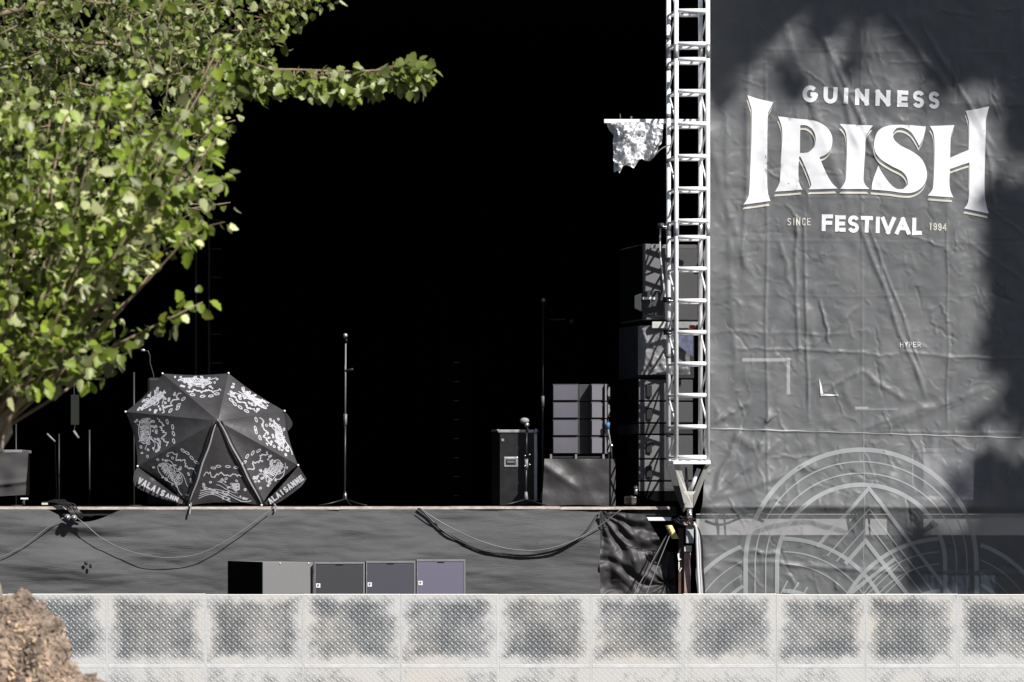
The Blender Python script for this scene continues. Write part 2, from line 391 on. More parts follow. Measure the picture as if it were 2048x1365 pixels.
obj('ledger', MB().box(X(112), X(186), 40.05, 40.08, P(0,1033,40).z, P(0,1028.5,40).z), m_white, st, bevel=.002)
mb = MB()
for px in range(-100, 1300, 130): mb.tube([(X(px),41,0),(X(px),41,FL-.1)], .025, 6)
obj('leg', mb, m_dim, st)
# woven skirt under the deck edge, sagging open near the left cable bundle
def skirt_top(px):
    s = 1019.0
    if 95 < px < 245: 
        t = (px-95)/150; s += 28*sin(pi*t)**1.1*(1-.2*t)
    return s
def skirt(u, v):
    px = -200+1400*u; top = skirt_top(px); py = top+(1300-top)*v
    d = .035*nz(px*.006, py*.018, 1)+.010*nz(px*.013, py*.05, 5)+.004*nz(px*.02, py*.11, 9)
    fx = exp(-((px-150)/90)**2)*exp(-((py-1055)/22)**2); d += .05*fx*sin((py-1040)*.12)
    d += .012*sin((py-1019)*.05+px*.012+2*nz(px*.004,py*.01,2))*nz(px*.007,py*.012,6)*3
    d += .008*abs(nz(px*.011+py*.03, py*.06-px*.006, 12))*2
    # low bulges of the cloth over the kit behind it
    d += .07*exp(-((px-120)/110)**2-((py-1135)/30)**2) + .06*exp(-((px-760)/120)**2-((py-1125)/26)**2)
    q = P(px, py, 40); q.y = 39.985-.06*min(v*4, 1)-.05*v-d; return q
solo('stage_skirt', MB().grid(skirt, 466, 94), m_skirt, 'long grey woven cloth skirt hung below the stage edge', 'stage skirt', smooth=True)
# gathered tarp right of the skirt
def tarp(u, v):
    a = P(1199, 1022+v*260, 40); b = P(1338+14*sin(v*2.4), 1044+v*240, 40)
    if v < .25: b = P(1290+190*v, 1030+v*320, 40)
    q = a.lerp(b, u); px = 1024+q.x*F/40; py = HOR-(q.z-EYE)*F/40; d = 0
    ang = atan2(py-1028, px-1200); r = hypot(px-1200, py-1028)
    d += .035*sin(ang*16+nz(r*.02, ang*2)*2.5)*min(r/70, 1)*exp(-r/150)          # folds from the upper left fixing
    a2 = atan2(py-1078, 1345-px); r2 = hypot(py-1078, px-1345); d += .03*sin(a2*11+1+nz(r2*.02,a2,3)*2)*exp(-r2/90)
    a3 = atan2(1168-py, px-1332); r3 = hypot(1168-py, px-1332); d += .025*sin(a3*9)*exp(-r3/70)
    d += .075*nz(px*.02, py*.02, 4)+.03*abs(nz(px*.05, py*.05, 8))
    lx = py-(1125+.35*(px-1200)+10*sin(px*.05)); d -= .05*exp(-(lx/9)**2)
    q.y = 39.93-d-.03*v; return q
solo('black_tarp', MB().grid(tarp, 90, 110), M('tarp_vinyl', (.042,.040,.041), .52, spec=.35, var=.1, vscale=8, bump=.25, bscale=9, bdist=.02), 'glossy wrinkled black tarp gathered between the skirt and the truss foot', 'tarp', smooth=True)
mb = MB(); mb.grid(lambda u, v: P(1330+u*14+v*14-8*sin(v*3)*0, 1051+v*27, 39.8-.02*sin(u*3)), 6, 10); 
solo('warning_tape', mb, m_yellow, 'scrap of pale yellow tape tied beside the truss foot', 'tape', smooth=True)

# ================================================================ BANNER
CREASES = [ # x0,y0,x1,y1,width px,depth m
 (1531,120,1536,1000,3,.016),(1590,430,1597,720,4,.022),(1608,430,1617,830,3,.018),(1500,0,1488,560,6,.02),(1720,0,1726,860,2.2,.008),
 (1715,440,1850,790,5,.022),(1728,430,1845,740,3,.014),(1640,60,1720,300,8,.035),(1655,90,1760,330,6,.03),(1560,30,1700,420,9,.02),
 (1430,664,1700,668,3,.008),(1470,697,1620,700,2.5,.015),(1620,700,1735,707,2.5,.016),(1735,707,1800,712,2.5,.012),(1800,705,2040,718,2.6,.016),
 (1420,857,1720,866,2,.01),(1720,866,2200,868,2,.01),(1895,420,1895,860,2.2,.010),(1780,30,1900,180,7,.03),(1850,60,1990,300,5,.02),
 (1420,850,1560,640,7,.02),(1425,850,1500,800,6,.03),(1620,702,1720,610,5,.02),(1640,790,1720,740,5,.02),(1660,690,1640,600,3,.02),
 (1720,740,1810,800,6,.02),(1420,300,1500,560,8,.018),(1450,220,1470,760,7,.015),(1425,990,1560,880,8,.04),(1420,1000,1480,860,7,.035),(1415,1003,1620,930,7,.025),
 (1720,860,1860,810,7,.03),(1730,870,1990,770,8,.02),(1540,915,1640,910,2,.012),(1560,480,1590,600,5,.015),(1540,820,1520,900,5,.02),(1480,1100,1560,1110,4,.02),
 (1930,480,2048,560,4,.012),(1905,360,2048,470,3,.01),(1960,200,1990,420,5,.018),(1765,900,1790,940,3,.01),(1440,1120,1720,1140,5,.02),(1720,1140,2040,1150,5,.02)]
random.seed(5)
for k in range(150):                      # small crinkles
    a_ = random.choice((random.gauss(1.57,.25), random.gauss(0,.2), random.uniform(0,3.14), random.gauss(1.15,.2))); l_ = random.uniform(20,90); x_ = random.uniform(1425,2050); y_ = random.uniform(20,1180)
    CREASES.append((x_, y_, x_+l_*cos(a_), y_+l_*sin(a_), random.uniform(1.6,3.2), random.choice((-1,1,1))*random.uniform(.004,.012)))
for y_ in (95,205,300,395,480,590,1010): CREASES.append((1425,y_,2100,y_+random.uniform(2,12),1.8,.004))
BK = {}
for cr in CREASES:
    x0, y0, x1, y1, wd, dp = cr; m_ = 5*wd+6
    for gx in range(int((min(x0,x1)-m_)//40), int((max(x0,x1)+m_)//40)+1):
        for gy in range(int((min(y0,y1)-m_)//40), int((max(y0,y1)+m_)//40)+1): BK.setdefault((gx,gy), []).append(cr)
def bh(px, py):
    h = 0
    for x0, y0, x1, y1, wd, dp in BK.get((int(px//40), int(py//40)), ()):
        if px < min(x0,x1)-5*wd or px > max(x0,x1)+5*wd or py < min(y0,y1)-5*wd or py > max(y0,y1)+5*wd: continue
        dx, dy = x1-x0, y1-y0; L2 = dx*dx+dy*dy; t = ((px-x0)*dx+(py-y0)*dy)/L2
        wob = nz(t*4+x0, y0*.1)*6
        d = ((px-x0)*dy-(py-y0)*dx)/sqrt(L2)+wob
        if abs(d) > 4*wd: continue
        e = max(0, min(1, (t+.06)*6))*max(0, min(1, (1.06-t)*6))
        h += e*dp*exp(-(d/wd)**2)*(.55+.6*abs(nz(t*5, x0)))
    h += .05*nz(px*.0042, py*.0022, 3)+.022*nz(px*.014+py*.004, py*.006, 7)+.006*nz(px*.04, py*.035, 11)
    t_ = max(0, min(1, (py-800)/215)); h += .13*t_*t_*(1-.3*max(0, min(1, (px-1800)/200))) if py < 1015 else .13*(1-.3*max(0, min(1, (px-1800)/200)))*max(0, 1-(py-1015)/90)**2
    # billow towards the truss side
    h += .03*sin(px*.05+nz(py*.004,1)*5)*exp(-(px-1415)/40) if px > 1400 else 0
    return h
def bedge(py):                       # left hem: pulled in towards the foot of the truss
    return 1412-4*max(0, min(1, (py-860)/140))-12*max(0, min(1, (py-960)/60))+3*sin(py*.02)+2*sin(py*.07)
def BS(off, dens=None):
    def f(px, py):
        q = P(px, py, 40); q.y = 40-bh(px, py)-off; return q
    return f
def bgrid(u, v):
    py = -140+1400*v; x0 = bedge(py); px = x0+(2180-x0)*u
    q = P(px, py, 40); q.y = 40-bh(px, py); return q
bn = empty('banner', P(1860, 1260, 40), 'tall black mesh festival banner with big white lettering right of the truss', 'banner')
obj('mesh_sheet', MB().grid(bgrid, 370, 540), m_banner, bn, smooth=True)
def Z(l, k=3.593, ox=1450, oy=140): return [(ox+a/k, oy+b/k) for a, b in l]
IR = [
 Z([(160,185),(250,212),(347,232),(335,262),(314,300),(306,335),(303,600),(304,800),(309,870),(318,915),(328,940),(230,955),(133,968),(162,925),(175,875),(183,700),(190,500),(191,300),(180,250)]),
 Z([(380,335),(510,352),(640,368),(715,405),(758,455),(770,510),(757,570),(725,610),(678,630),(715,720),(760,805),(808,855),(704,858),(600,860),(618,835),(612,795),(585,720),(545,632),(533,625),(528,700),(530,790),(541,830),(557,860),(460,868),(360,874),(385,830),(397,780),(405,600),(411,470),(404,400)]),
 Z([(822,390),(940,398),(1062,402),(1032,440),(1010,490),(1005,600),(998,700),(994,790),(1008,830),(1038,858),(930,858),(825,858),(852,825),(867,780),(872,650),(875,520),(862,440)]),
 Z([(1245,397),(1330,399),(1443,408),(1436,450),(1420,500),(1395,548),(1372,502),(1335,450),(1285,420),(1235,420),(1206,452),(1212,500),(1260,545),(1340,585),(1410,640),(1445,715),(1446,790),(1410,850),(1345,884),(1270,885),(1180,872),(1052,862),(1060,800),(1100,690),(1130,745),(1178,812),(1230,855),(1280,858),(1313,825),(1305,775),(1268,730),(1190,690),(1112,640),(1075,580),(1072,510),(1100,440),(1165,405)]),
 Z([(1472,405),(1560,402),(1648,398),(1633,440),(1622,480),(1618,560),(1617,634),(1680,605),(1750,578),(1753,480),(1752,380),(1742,335),(1728,295),(1815,282),(1897,264),(1882,320),(1872,370),(1869,500),(1866,700),(1866,880),(1878,970),(1895,1033),(1810,1015),(1718,997),(1742,962),(1753,900),(1755,760),(1755,668),(1685,690),(1617,714),(1612,800),(1618,865),(1640,918),(1550,912),(1455,905),(1485,868),(1496,820),(1503,650),(1504,520),(1495,450)])]
HOLE = Z([(540,400),(585,402),(622,425),(645,465),(650,510),(638,555),(605,590),(570,598),(538,598),(538,500)])
IRs = [smooth_poly(p, 4) for p in IR]; HOLs = smooth_poly(HOLE, 4)
def shape_in(p, dx=0, dy=0):
    q = (p[0]-dx, p[1]-dy)
    return any(inside(q, s) for s in IRs) and not inside(q, HOLs)
V, Fs = fill(IRs+[HOLs], shape_in, 7); mb = MB(); sf = BS(.006)
mb.add([sf(*v) for v in V], Fs)
sh = lambda L, dx, dy: [[(x+dx, y+dy) for x, y in p] for p in L]
A1, A2 = (-1.2, 5.6), (-1.8, 9.6)
def drop_in(p):
    return shape_in(p, *A2) and not shape_in(p, *A1) and not shape_in(p, 0, 2) and not shape_in(p) and not shape_in(p, -1.2, 3.5)
V, Fs = fill(IRs+[HOLs]+sh(IRs+[HOLs], *A1)+sh(IRs+[HOLs], *A2)+sh(IRs+[HOLs],-1.2,3.5), drop_in, 7)
mc = MB(); mc.add([sf(*v) for v in V], Fs)
def clean(mbx):
    used = sorted({i for f in mbx.f for i in f}); ix = {k: n for n, k in enumerate(used)}; r = MB()
    r.v = [mbx.v[k] for k in used]; r.f = [tuple(ix[i] for i in f) for f in mbx.f]; return r
def zb(*b): x0, y0, x1, y1 = b; return 1450+x0/3.593, 140+y0/3.593, 1450+x1/3.593, 140+y1/3.593
GU = [('G',555,115,667,237),('U',706,126,807,245),('I',850,132,885,250),('N',934,138,1034,256),('N',1080,147,1187,262),('E',1236,150,1315,268),('S',1350,150,1430,274),('S',1464,157,1540,280)]
FE = [('F',695,1040,775,1160),('E',790,1047,866,1165),('S',882,1048,962,1172),('T',974,1052,1062,1170),('I',1083,1056,1110,1174),('V',1120,1058,1225,1180),('A',1222,1062,1332,1184),('L',1344,1065,1415,1187)]
SI = [('S',449,1063,476,1118),('I',490,1063,499,1118),('N',511,1062,541,1118),('C',554,1063,580,1120),('E',590,1064,615,1118)]
NI = [('1',1468,1100,1484,1153),('9',1496,1101,1522,1155),('9',1530,1103,1556,1157),('4',1562,1104,1594,1159)]
polys = []
for i, (c, *b) in enumerate(GU): polys += text_polys(c, *zb(*b), pen=8.6 if c not in 'S' else 7.6, rot=.03)
for c, *b in FE: polys += text_polys(c, *zb(*b), pen=8.0 if c not in 'S' else 7.4, rot=.015)
print_mesh(polys, sf, 5, mb); obj('white_lettering', clean(mb), m_print, bn, smooth=True)
polys = []
for c, *b in SI+NI: polys += text_polys(c, *zb(*b), pen=2.3, rot=.01)
print_mesh(polys, sf, 5, mc); obj('cream_lettering', clean(mc), m_cream, bn, smooth=True)
# interlaced ring and chevron motif
RINGS = [(231,227,9),(212,203,2.6),(191,180,2.6),(168,157,8.5)]
CC = (1722,1127)
def ribbon_mb(mb, pts, w, off):
    s = BS(off); q = stroke_poly(pts, w); n = len(pts)
    L_, R_ = q[:n], q[n:][::-1]
    mb.add([s(*p) for p in L_]+[s(*p) for p in R_], [(i, i+1, n+i+1, n+i) for i in range(n-1)]); return mb
mo = MB(); o = .004
for r, ry, wd in RINGS:
    ribbon_mb(mo, [(CC[0]-r, 1262), (CC[0]-r, 1195)]+arc(CC[0], CC[1], r, ry, 180, 0, 90)+[(CC[0]+r, 1195),(CC[0]+r,1262)], wd, o); o += .0003
for cx in (1565, 1888):
    for r, wd in ((222,8),(196,2.4),(172,2.4),(118,8)):
        pts = arc(cx, 1300, r, r, *((92, 20) if cx == 1565 else (160, 88)), 60)
        pts = [p for p in pts if abs(p[0]-CC[0]) < 158]
        if len(pts) > 2: ribbon_mb(mo, pts, wd, o); o += .0003
    for r, wd in ((222,8),(194,2.2),(170,2.2),(150,7)):
        pts = [p for p in arc(cx, 1300, r, r, *((180, 95) if cx == 1565 else (85, 0)), 60) if abs(p[0]-CC[0]) > 236 and p[0] > 1402]
        if len(pts) > 2: ribbon_mb(mo, pts, wd, o); o += .0003
for ax, ay, wd, s0, s1 in ((1736,977,7,146,330),(1737,1018,2.6,118,300),(1737,1050,2.4,92,250),(1731,1082,8,58,250)):
    ribbon_mb(mo, [(ax-t*.70, ay+t*.80) for t in np.linspace(s0, 0, 20)]+[(ax+t*.62, ay+t*.80) for t in np.linspace(3, s1, 24)], wd, o); o += .0004
for a, b, wd in (((1727,1166),(1790,1118),7),((1735,1188),(1800,1128),2.2),((1770,1188),(1815,1145),2.2),((1727,1166),(1700,1188),8),((1575,1162),(1555,1200),3),((1598,1165),(1575,1200),3),((1615,1175),(1600,1200),3)):
    ribbon_mb(mo, [(a[0]+(b[0]-a[0])*i/10, a[1]+(b[1]-a[1])*i/10) for i in range(11)], wd, o); o += .0004
obj('ring_motif', mo, m_motif, bn, smooth=True)
mb = MB()
ribbon_mb(mb, [(1422+i*10, 857+i*.31+.6*sin(i)) for i in range(63)], 2.4, .008)
mv_ = ribbon_mb(MB(), [(1727+.6*sin(i), 868+i*10) for i in range(40)], 2.6, .0035); obj('seam', mv_, see_through(M('faint_seam', (.4,.4,.4), .5), .6), bn, smooth=True)
obj('seam', mb, see_through(M('pale_seam', (.5,.5,.5), .5), .4), bn, smooth=True)
mb = MB()
for i, c in enumerate('HYPER'): print_mesh(text_polys(c, 1800+i*8.8, 684, 1807+i*8.8, 695, 1.9), BS(.007), 6, mb)
obj('small_lettering', clean(mb), M('grey_print', (.5,.5,.5), .5), bn)
mb = MB()
print_mesh([[(1638,757),(1643,772),(1646,788),(1676,790),(1676,792),(1641,793)]], BS(.008), 6, mb)
obj('white_wedge', clean(mb), M('wedge_white', (.8,.8,.8), .3), bn)  # plain white wedge set on the sheet
# things seen dimly through the mesh
bb = empty('white_beam', P(1730, 1072, 40.7), 'long white beam running behind the banner near its lower edge', 'beam')
obj('web', MB().box(X(1392,40.7), X(2300,40.7), 40.68, 40.74, P(0,1071,40.7).z, P(0,1031,40.7).z), M('white_painted_beam', (.92,.92,.91), .5, var=.08, vscale=6), bb, bevel=.006)
obj('flange', MB().box(X(1392,40.7), X(2300,40.7), 40.64, 40.75, P(0,1030,40.7).z, P(0,1028,40.7).z), m_white, bb)
for px, l in ((1449,'dark strap crossing the white beam near the left hem of the banner'),(1712,'dark strap over the beam just left of the banner middle seam'),(1738,'dark strap over the beam just right of the banner middle seam')):
    solo('hanging_strap', MB().tube([P(px-3,1022,40.6),P(px,1040,40.6),P(px+2,1073,40.6)], .012, 6), m_blacktape, l, 'strap', 'straps on the beam behind the banner')
solo('beam_clamp', MB().box(X(1716,40.6), X(1730,40.6), 40.56, 40.62, P(0,1074,40.6).z, P(0,1024,40.6).z), m_blacktape, 'dark block clamped on the beam behind the banner middle seam', 'clamp', bevel=.008)
for k, l in enumerate(('shallowest','second','third','deepest')):
    solo('cable_loop', MB().tube([P(1795+i*8+k*3, 1040+26*sin(pi*i/9)*(1-.12*k)+k*3, 40.62-.02*k) for i in range(10)], .010, 6), m_cable, f'black cable loop over the beam behind the banner, {l} of four', 'cable', 'cable loops behind the banner')
solo('beam_cable', MB().tube([P(1420+i*9, 1030+8*sin(i*.5), 40.62) for i in range(14)], .01, 6), m_cable, 'black cable drooping along the left end of the beam behind the banner', 'cable')
fr = MB(); 
fr.box(X(1484,40.4), X(1580,40.4), 40.38, 40.42, P(0,724,40.4).z, P(0,717,40.4).z); fr.box(X(1573,40.4), X(1580,40.4), 40.38, 40.42, P(0,790,40.4).z, P(0,724.5,40.4).z)
solo('white_bracket', fr, m_white, 'white angle frame showing faintly through the middle of the banner', 'bracket', bevel=.003)
solo('lamp_bar', MB().box(X(1710,40.5), X(1795,40.5), 40.48, 40.53, P(0,820,40.5).z, P(0,814,40.5).z), m_white, 'short pale bar showing through the banner under the lettering', 'bar', bevel=.004)
solo('grey_crate', MB().box(X(1815,40.8), X(1945,40.8), 40.7, 41.3, P(0,1000,40.8).z, P(0,905,40.8).z).box(X(1812,40.8), X(1948,40.8), 40.68, 41.32, P(0,905,40.8).z, P(0,897,40.8).z), M('pale_grey_case', (.5,.5,.55), .4, var=.2), 'pale grey case standing behind the right part of the banner', 'case', bevel=.01)
mb = MB()
for x0, x1 in ((1836,1868),(1874,1896),(1904,1940),(1950,1990)):
    solo('blue_panel', MB().box(X(x0,40.6), X(x1,40.6), 40.58, 40.61, .6, P(0,1151,40.6).z), M('pale_blue_panel', (.45,.55,.72), .5), {1836:'pale blue panel low behind the banner, leftmost of four',1874:'narrow pale blue panel low behind the banner, second of four',1904:'pale blue panel low behind the banner, third of four',1950:'wide pale blue panel low behind the banner, rightmost of four'}[x0], 'panel', 'blue panels behind the banner')
mb = MB()
for i in range(9): mb.tube([P(1840+i*17, 1148, 40.5), P(1850+i*17+random.uniform(-20,20), 1200, 40.5)], .010, 5)
solo('folded_stands', mb, m_standb, 'thin dark folded stand legs in front of the blue panels behind the banner', 'stand')
lb = empty('speaker_case', P(1840, 760, 40.4), 'dark case on a black stand behind the middle of the banner', 'speaker')
obj('cabinet', MB().box(X(1785,40.2), X(1905,40.2), 40.2, 40.7, P(0,760,40.2).z, P(0,640,40.2).z), m_cab, lb, bevel=.01)
obj('rear_stand', MB().box(X(1835,40.2), X(1850,40.2), 40.35, 40.6, 0, P(0,760.5,40.2).z), m_void, lb)

# ================================================================ TRUSS TOWER
tw = empty('truss_tower', P(1378, 1185, 39.9), 'white box truss tower of ladder rungs between the stage opening and the banner', 'truss')
DF, DR = 39.68, 40.06
TOP, BOT = -60, 926
FLc, FRc, RLc, RRc = (1352.5,DF), (1415.5,DF), (1337,DR), (1401,DR)
CR = .0245
for (px, D) in (FLc, FRc, RLc, RRc): obj('chord', MB().tube([P(px,TOP,D),P(px,BOT-2,D)], CR, 14), m_white, tw, smooth=True)
zr = lambda y: HOR-(HOR-y)*DF/DR
RY = [-40,22,88,119,183,248,313,378,442,475,538,602,665,728,791,854,915]
for y in RY:
    obj('rung', MB().tube([P(FLc[0]+3,y,DF),P(FRc[0]-3,y,DF)], .023, 12), m_white, tw, smooth=True)
    obj('rung', MB().tube([P(RLc[0]+3,zr(y),DR),P(RRc[0]-3,zr(y),DR)], .019, 10), m_white, tw, smooth=True)
    for a, b in ((FLc, RLc), (FRc, RRc)): obj('side_rung', MB().tube([P(a[0],y,a[1]),P(b[0],zr(y),b[1])], .013, 8), m_white, tw, smooth=True)
for i in range(len(RY)-1):
    if RY[i+1]-RY[i] < 40: continue
    for a, b in ((FLc, RLc), (FRc, RRc)):
        p, q = (a, b) if i % 2 else (b, a)
        obj('side_brace', MB().tube([P(p[0],RY[i]+4,p[1]),P(q[0],RY[i+1]-4,q[1])], .011, 8), m_white, tw, smooth=True)
for y in (103, 458):
    for (px, D) in (FLc, FRc, RLc, RRc):
        obj('spigot_joint', MB().tube([P(px,y-14,D),P(px,y+14,D)], .0285, 14), m_alu, tw, smooth=True)
for y in (75, 137, 232, 322, 520, 640, 712, 870): obj('grey_tape_band', MB().tube([P(RLc[0],y-4,DR),P(RLc[0],y+5,DR)], .0262, 12), m_tape, tw, smooth=True)
# tapered foot
obj('foot_ring', MB().box(X(1346,DF), X(1421,DF), DF-.04, DF+.03, P(0,929,DF).z, P(0,922,DF).z), m_white, tw, bevel=.004)
obj('foot_ring', MB().box(X(1332,DR), X(1410,DR), DR-.03, DR+.03, P(0,928,DR).z, P(0,921,DR).z), m_white, tw, bevel=.004)
def plate(pts, D, th=.02):
    mb = MB(); a = [P(x, y, D+dd) for x, y, dd in pts]; b = [v+Vector((0,th,0)) for v in a]; n = len(a)
    return mb.add(a+b, [tuple(range(n))[::-1], tuple(range(n,2*n))]+[(i,(i+1)%n,(i+1)%n+n,i+n) for i in range(n)])
obj('foot_plate', plate([(1348,930,0),(1360,930,0),(1374,983,.1),(1386,986,.1),(1386,1016,.14),(1370,1016,.14)], DF), m_plate, tw, bevel=.003)
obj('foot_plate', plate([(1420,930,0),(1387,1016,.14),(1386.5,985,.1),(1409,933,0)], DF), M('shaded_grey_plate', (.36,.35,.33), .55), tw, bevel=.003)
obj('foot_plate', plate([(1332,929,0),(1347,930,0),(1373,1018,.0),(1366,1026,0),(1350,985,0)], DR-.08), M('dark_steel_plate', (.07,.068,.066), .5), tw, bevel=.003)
obj('gusset', plate([(1366,983,0),(1392,983,0),(1386,990,0),(1372,990,0)], DF-.01), m_plate, tw)
obj('foot_strut', MB().tube([P(1398,938,DF+.1),P(1380,984,DF+.1)], .022, 10), m_white, tw, smooth=True)
obj('foot_strut', MB().tube([P(1372,935,DF+.12),P(1374,980,DF+.12)], .013, 8), m_dim, tw, smooth=True)
obj('pivot_pin', MB().tube([P(1379,1018,DF+.12),P(1379,1042,DF+.12)], .03, 10).ball(P(1381,1031,DF+.06), .02), m_chrome, tw, smooth=True)
pt = empty('support_post', P(1376, 1185, 39.8), 'rusty square steel post with a grey box under the truss foot', 'post')
pt.location.z = 0; WL[pt.name].z = 0
obj('post', MB().box(X(1368,39.8), X(1381,39.8), 39.76, 39.84, 0, P(0,1104,39.8).z), m_rust, pt, bevel=.004)
obj('post_side', MB().box(X(1357,39.8), X(1367.5,39.8), 39.8, 39.86, 0, P(0,1056,39.8).z), m_rustd, pt)
obj('collar', MB().box(X(1368,39.75), X(1383,39.75), 39.72, 39.86, P(0,1103.5,39.8).z, P(0,1092,39.8).z), m_plate, pt, bevel=.004)
obj('junction_box', MB().box(X(1372,39.7), X(1387,39.7), 39.68, 39.78, P(0,1087,39.7).z, P(0,1052,39.7).z), M('grey_plastic_box', (.42,.44,.45), .5), pt, bevel=.006)
obj('bracket', MB().box(X(1365,39.68), X(1392,39.68), 39.64, 39.8, P(0,1051,39.7).z, P(0,1044,39.7).z), m_rust, pt, bevel=.004)
obj('latch_mark', MB().add([P(1355,1110,39.78),P(1361,1096,39.78),P(1359,1117,39.78),P(1364,1119,39.78),P(1357,1122,39.78)], [(0,1,2),(0,2,3,4)]), m_white, pt)
obj('latch_mark', MB().box(X(1357,39.78), X(1359,39.78), 39.77, 39.78, P(0,1136,39.78).z, P(0,1124,39.78).z).tube([P(1357,1137,39.775),P(1359,1144,39.775),P(1363,1136,39.775)], .006, 5), m_white, pt)
def cable(name, pts, r, m, label, cat='cable', group=None, n=8, sub=8):
    q = [Vector(p) for p in pts]; out = []
    for i in range(len(q)-1):
        p0 = q[max(i-1,0)]; p1 = q[i]; p2 = q[i+1]; p3 = q[min(i+2, len(q)-1)]
        for k in range(sub):
            t = k/sub; out.append(.5*((2*p1)+(p2-p0)*t+(2*p0-5*p1+4*p2-p3)*t*t+(-p0+3*p1-3*p2+p3)*t**3))
    out.append(q[-1]); return solo(name, MB().tube(out, r, n), m, label, cat, group, smooth=True)
for k, (dx, mm, l) in enumerate(((0, m_cablew, 'thick white cable dropping down the banner edge below the truss foot'), (5, m_cablew, 'thin white cable beside the thicker one below the truss foot'), (10, m_cable, 'black cable next to the white ones below the truss foot'))):
    cable('power_cable', [P(1383+dx*.2,1046,39.6), P(1392+dx*.6,1055+k*3,39.6), P(1394+dx,1090,39.62), P(1396+dx,1140,39.64), P(1399+dx,1200,39.66), P(1399+dx,1330,39.7)], (.015,.008,.009)[k], mm, l, group='cables at the truss foot')
mb = MB()
for k in range(9):
    a = random.uniform(0, 6.28); mb.tube([P(1345+k*3+random.uniform(-4,4), 1040+random.uniform(-8,10), 39.6), P(1352+k*4, 1034+random.uniform(-6,12), 39.55), P(1364+k*3.5, 1046+random.uniform(-8,10), 39.6)], random.choice((.006,.009)), 6)
solo('cable_knot', mb, m_cable, 'knot of black cables wrapped at the truss foot', 'cable')
for k, (a, b) in enumerate((((1338,1062),(1268,1190)),((1340,1058),(1276,1190)),((1342,1064),(1292,1190)))):
    cable('guy_line', [P(a[0],a[1],39.7), P((a[0]+b[0])/2-1,(a[1]+b[1])/2+2,39.65), P(b[0],b[1],39.6), P(b[0]-50,b[1]+110,39.5)], .005, (m_cableg, m_cable, m_cableg)[k], ('leftmost pale thin line slanting across the glossy tarp','black thin line slanting across the glossy tarp','rightmost pale thin line slanting across the glossy tarp')[k], group='lines across the tarp')
# clamps on the tower
for y, px, mm, l, nm in ((600,1334,m_blacktape,'round black clamp on the left truss chord beside the hanging lamp','pipe_clamp'),(665,1335,m_blacktape,'black clamp on the left truss chord below the side speaker','pipe_clamp'),(452,1322,m_blacktape,'black clamp at the top of the thin rod left of the truss','pipe_clamp')):
    c = empty(nm, P(px,y,40.0), l, 'clamp', 'clamps on the truss')
    obj('jaw', MB().tube([P(px,y-5,39.99),P(px,y+5,39.99)], .045, 12), mm, c, smooth=True); obj('bolt', MB().tube([P(px,y,39.93),P(px+9,y+3,39.93)], .012, 8).ball(P(px+9,y+3,39.93), .02), m_chrome, c, smooth=True)
cable('tension_rod', [P(1321,455,39.99),P(1320,500,39.99),P(1326,560,39.99),P(1330,596,39.99)], .009, m_plate, 'thin pale rod hanging from the upper clamp left of the truss', 'rod')
c = empty('red_clamp', P(1390,655,40.2), 'small red clamp seen between the truss rungs', 'clamp')
obj('jaw', MB().box(X(1378,40.2), X(1390,40.2), 40.15, 40.2, P(0,658,40.2).z, P(0,651,40.2).z), m_red, c, bevel=.005); obj('knob', MB().ball(P(1396,655,40.17), .03), m_blacktape, c, smooth=True)
# foil wrapped lamp on an arm
fl = empty('foil_lamp', P(1265,240,40.1), 'crumpled silver foil hanging from a white bar left of the truss', 'lamp')
obj('arm', MB().box(X(1208,40.1), X(1400,40.1), 40.08, 40.12, P(0,247,40.1).z, P(0,239,40.1).z), m_white, fl, bevel=.004)
def foil(u, v):
    L_ = 1213+12*min(v*4,1)+3*v; R_ = 1328-8*v-26*max(0, v-.6)
    px = L_+(R_-L_)*u; py = 247+v*(70+28*max(0, 1-u*1.25)**.7+6*sin(u*17)*(u > .1)); px += 3*nz(u*6, v*6, 2)
    q = P(px, py, 40.1); q.y = 40.1-.14*sin(pi*u)*(1-.3*v)+.075*nz(px*.07, py*.07, 1)+.05*nz(px*.16, py*.16, 5)
    return q
obj('foil_wrap', MB().grid(foil, 70, 60), m_foil, fl)
obj('lamp_body', MB().tube([P(1268,250,40.2), P(1264,300,40.2)], .12, 12), m_blacktape, fl, smooth=True)
obj('hook', MB().tube([P(1262,239,40.1),P(1263,233,40.1)], .012, 6), m_chrome, fl); obj('hook', MB().tube([P(1241,239,40.1),P(1240,228,40.1)], .006, 6), m_chrome, fl)
cable('lamp_cable', [P(1300,322,40.02),P(1320,300,40.0),P(1340,290,40.0)], .007, m_cableg, 'short grey cable from the foil wrap to the truss')
# hanging black lamp head in front of the stack (wedge with a bright slot)
lh = empty('stage_light', P(1300,600,40.05), 'small black wedge shaped light with a bright slot beside the truss', 'light')
pts = [(1269,592),(1300,580),(1303,632),(1269,617)]
a = [P(x,y,40.06) for x,y in pts]; b = [v+Vector((0,.14,0)) for v in a]
obj('hood', MB().add(a+b, [(0,3,2,1),(4,5,6,7),(0,1,5,4),(1,2,6,5),(2,3,7,6),(3,0,4,7)]), M('matt_charcoal', (.03,.035,.037), .6), lh, bevel=.004)
obj('body', MB().box(X(1303.5,40.06), X(1327,40.06), 40.05, 40.2, P(0,632,40.06).z, P(0,582,40.06).z), m_cab, lh, bevel=.006)
obj('slot', MB().box(X(1286,40.04), X(1310,40.04), 40.035, 40.048, P(0,599.5,40.04).z, P(0,594.5,40.04).z), m_white, lh)

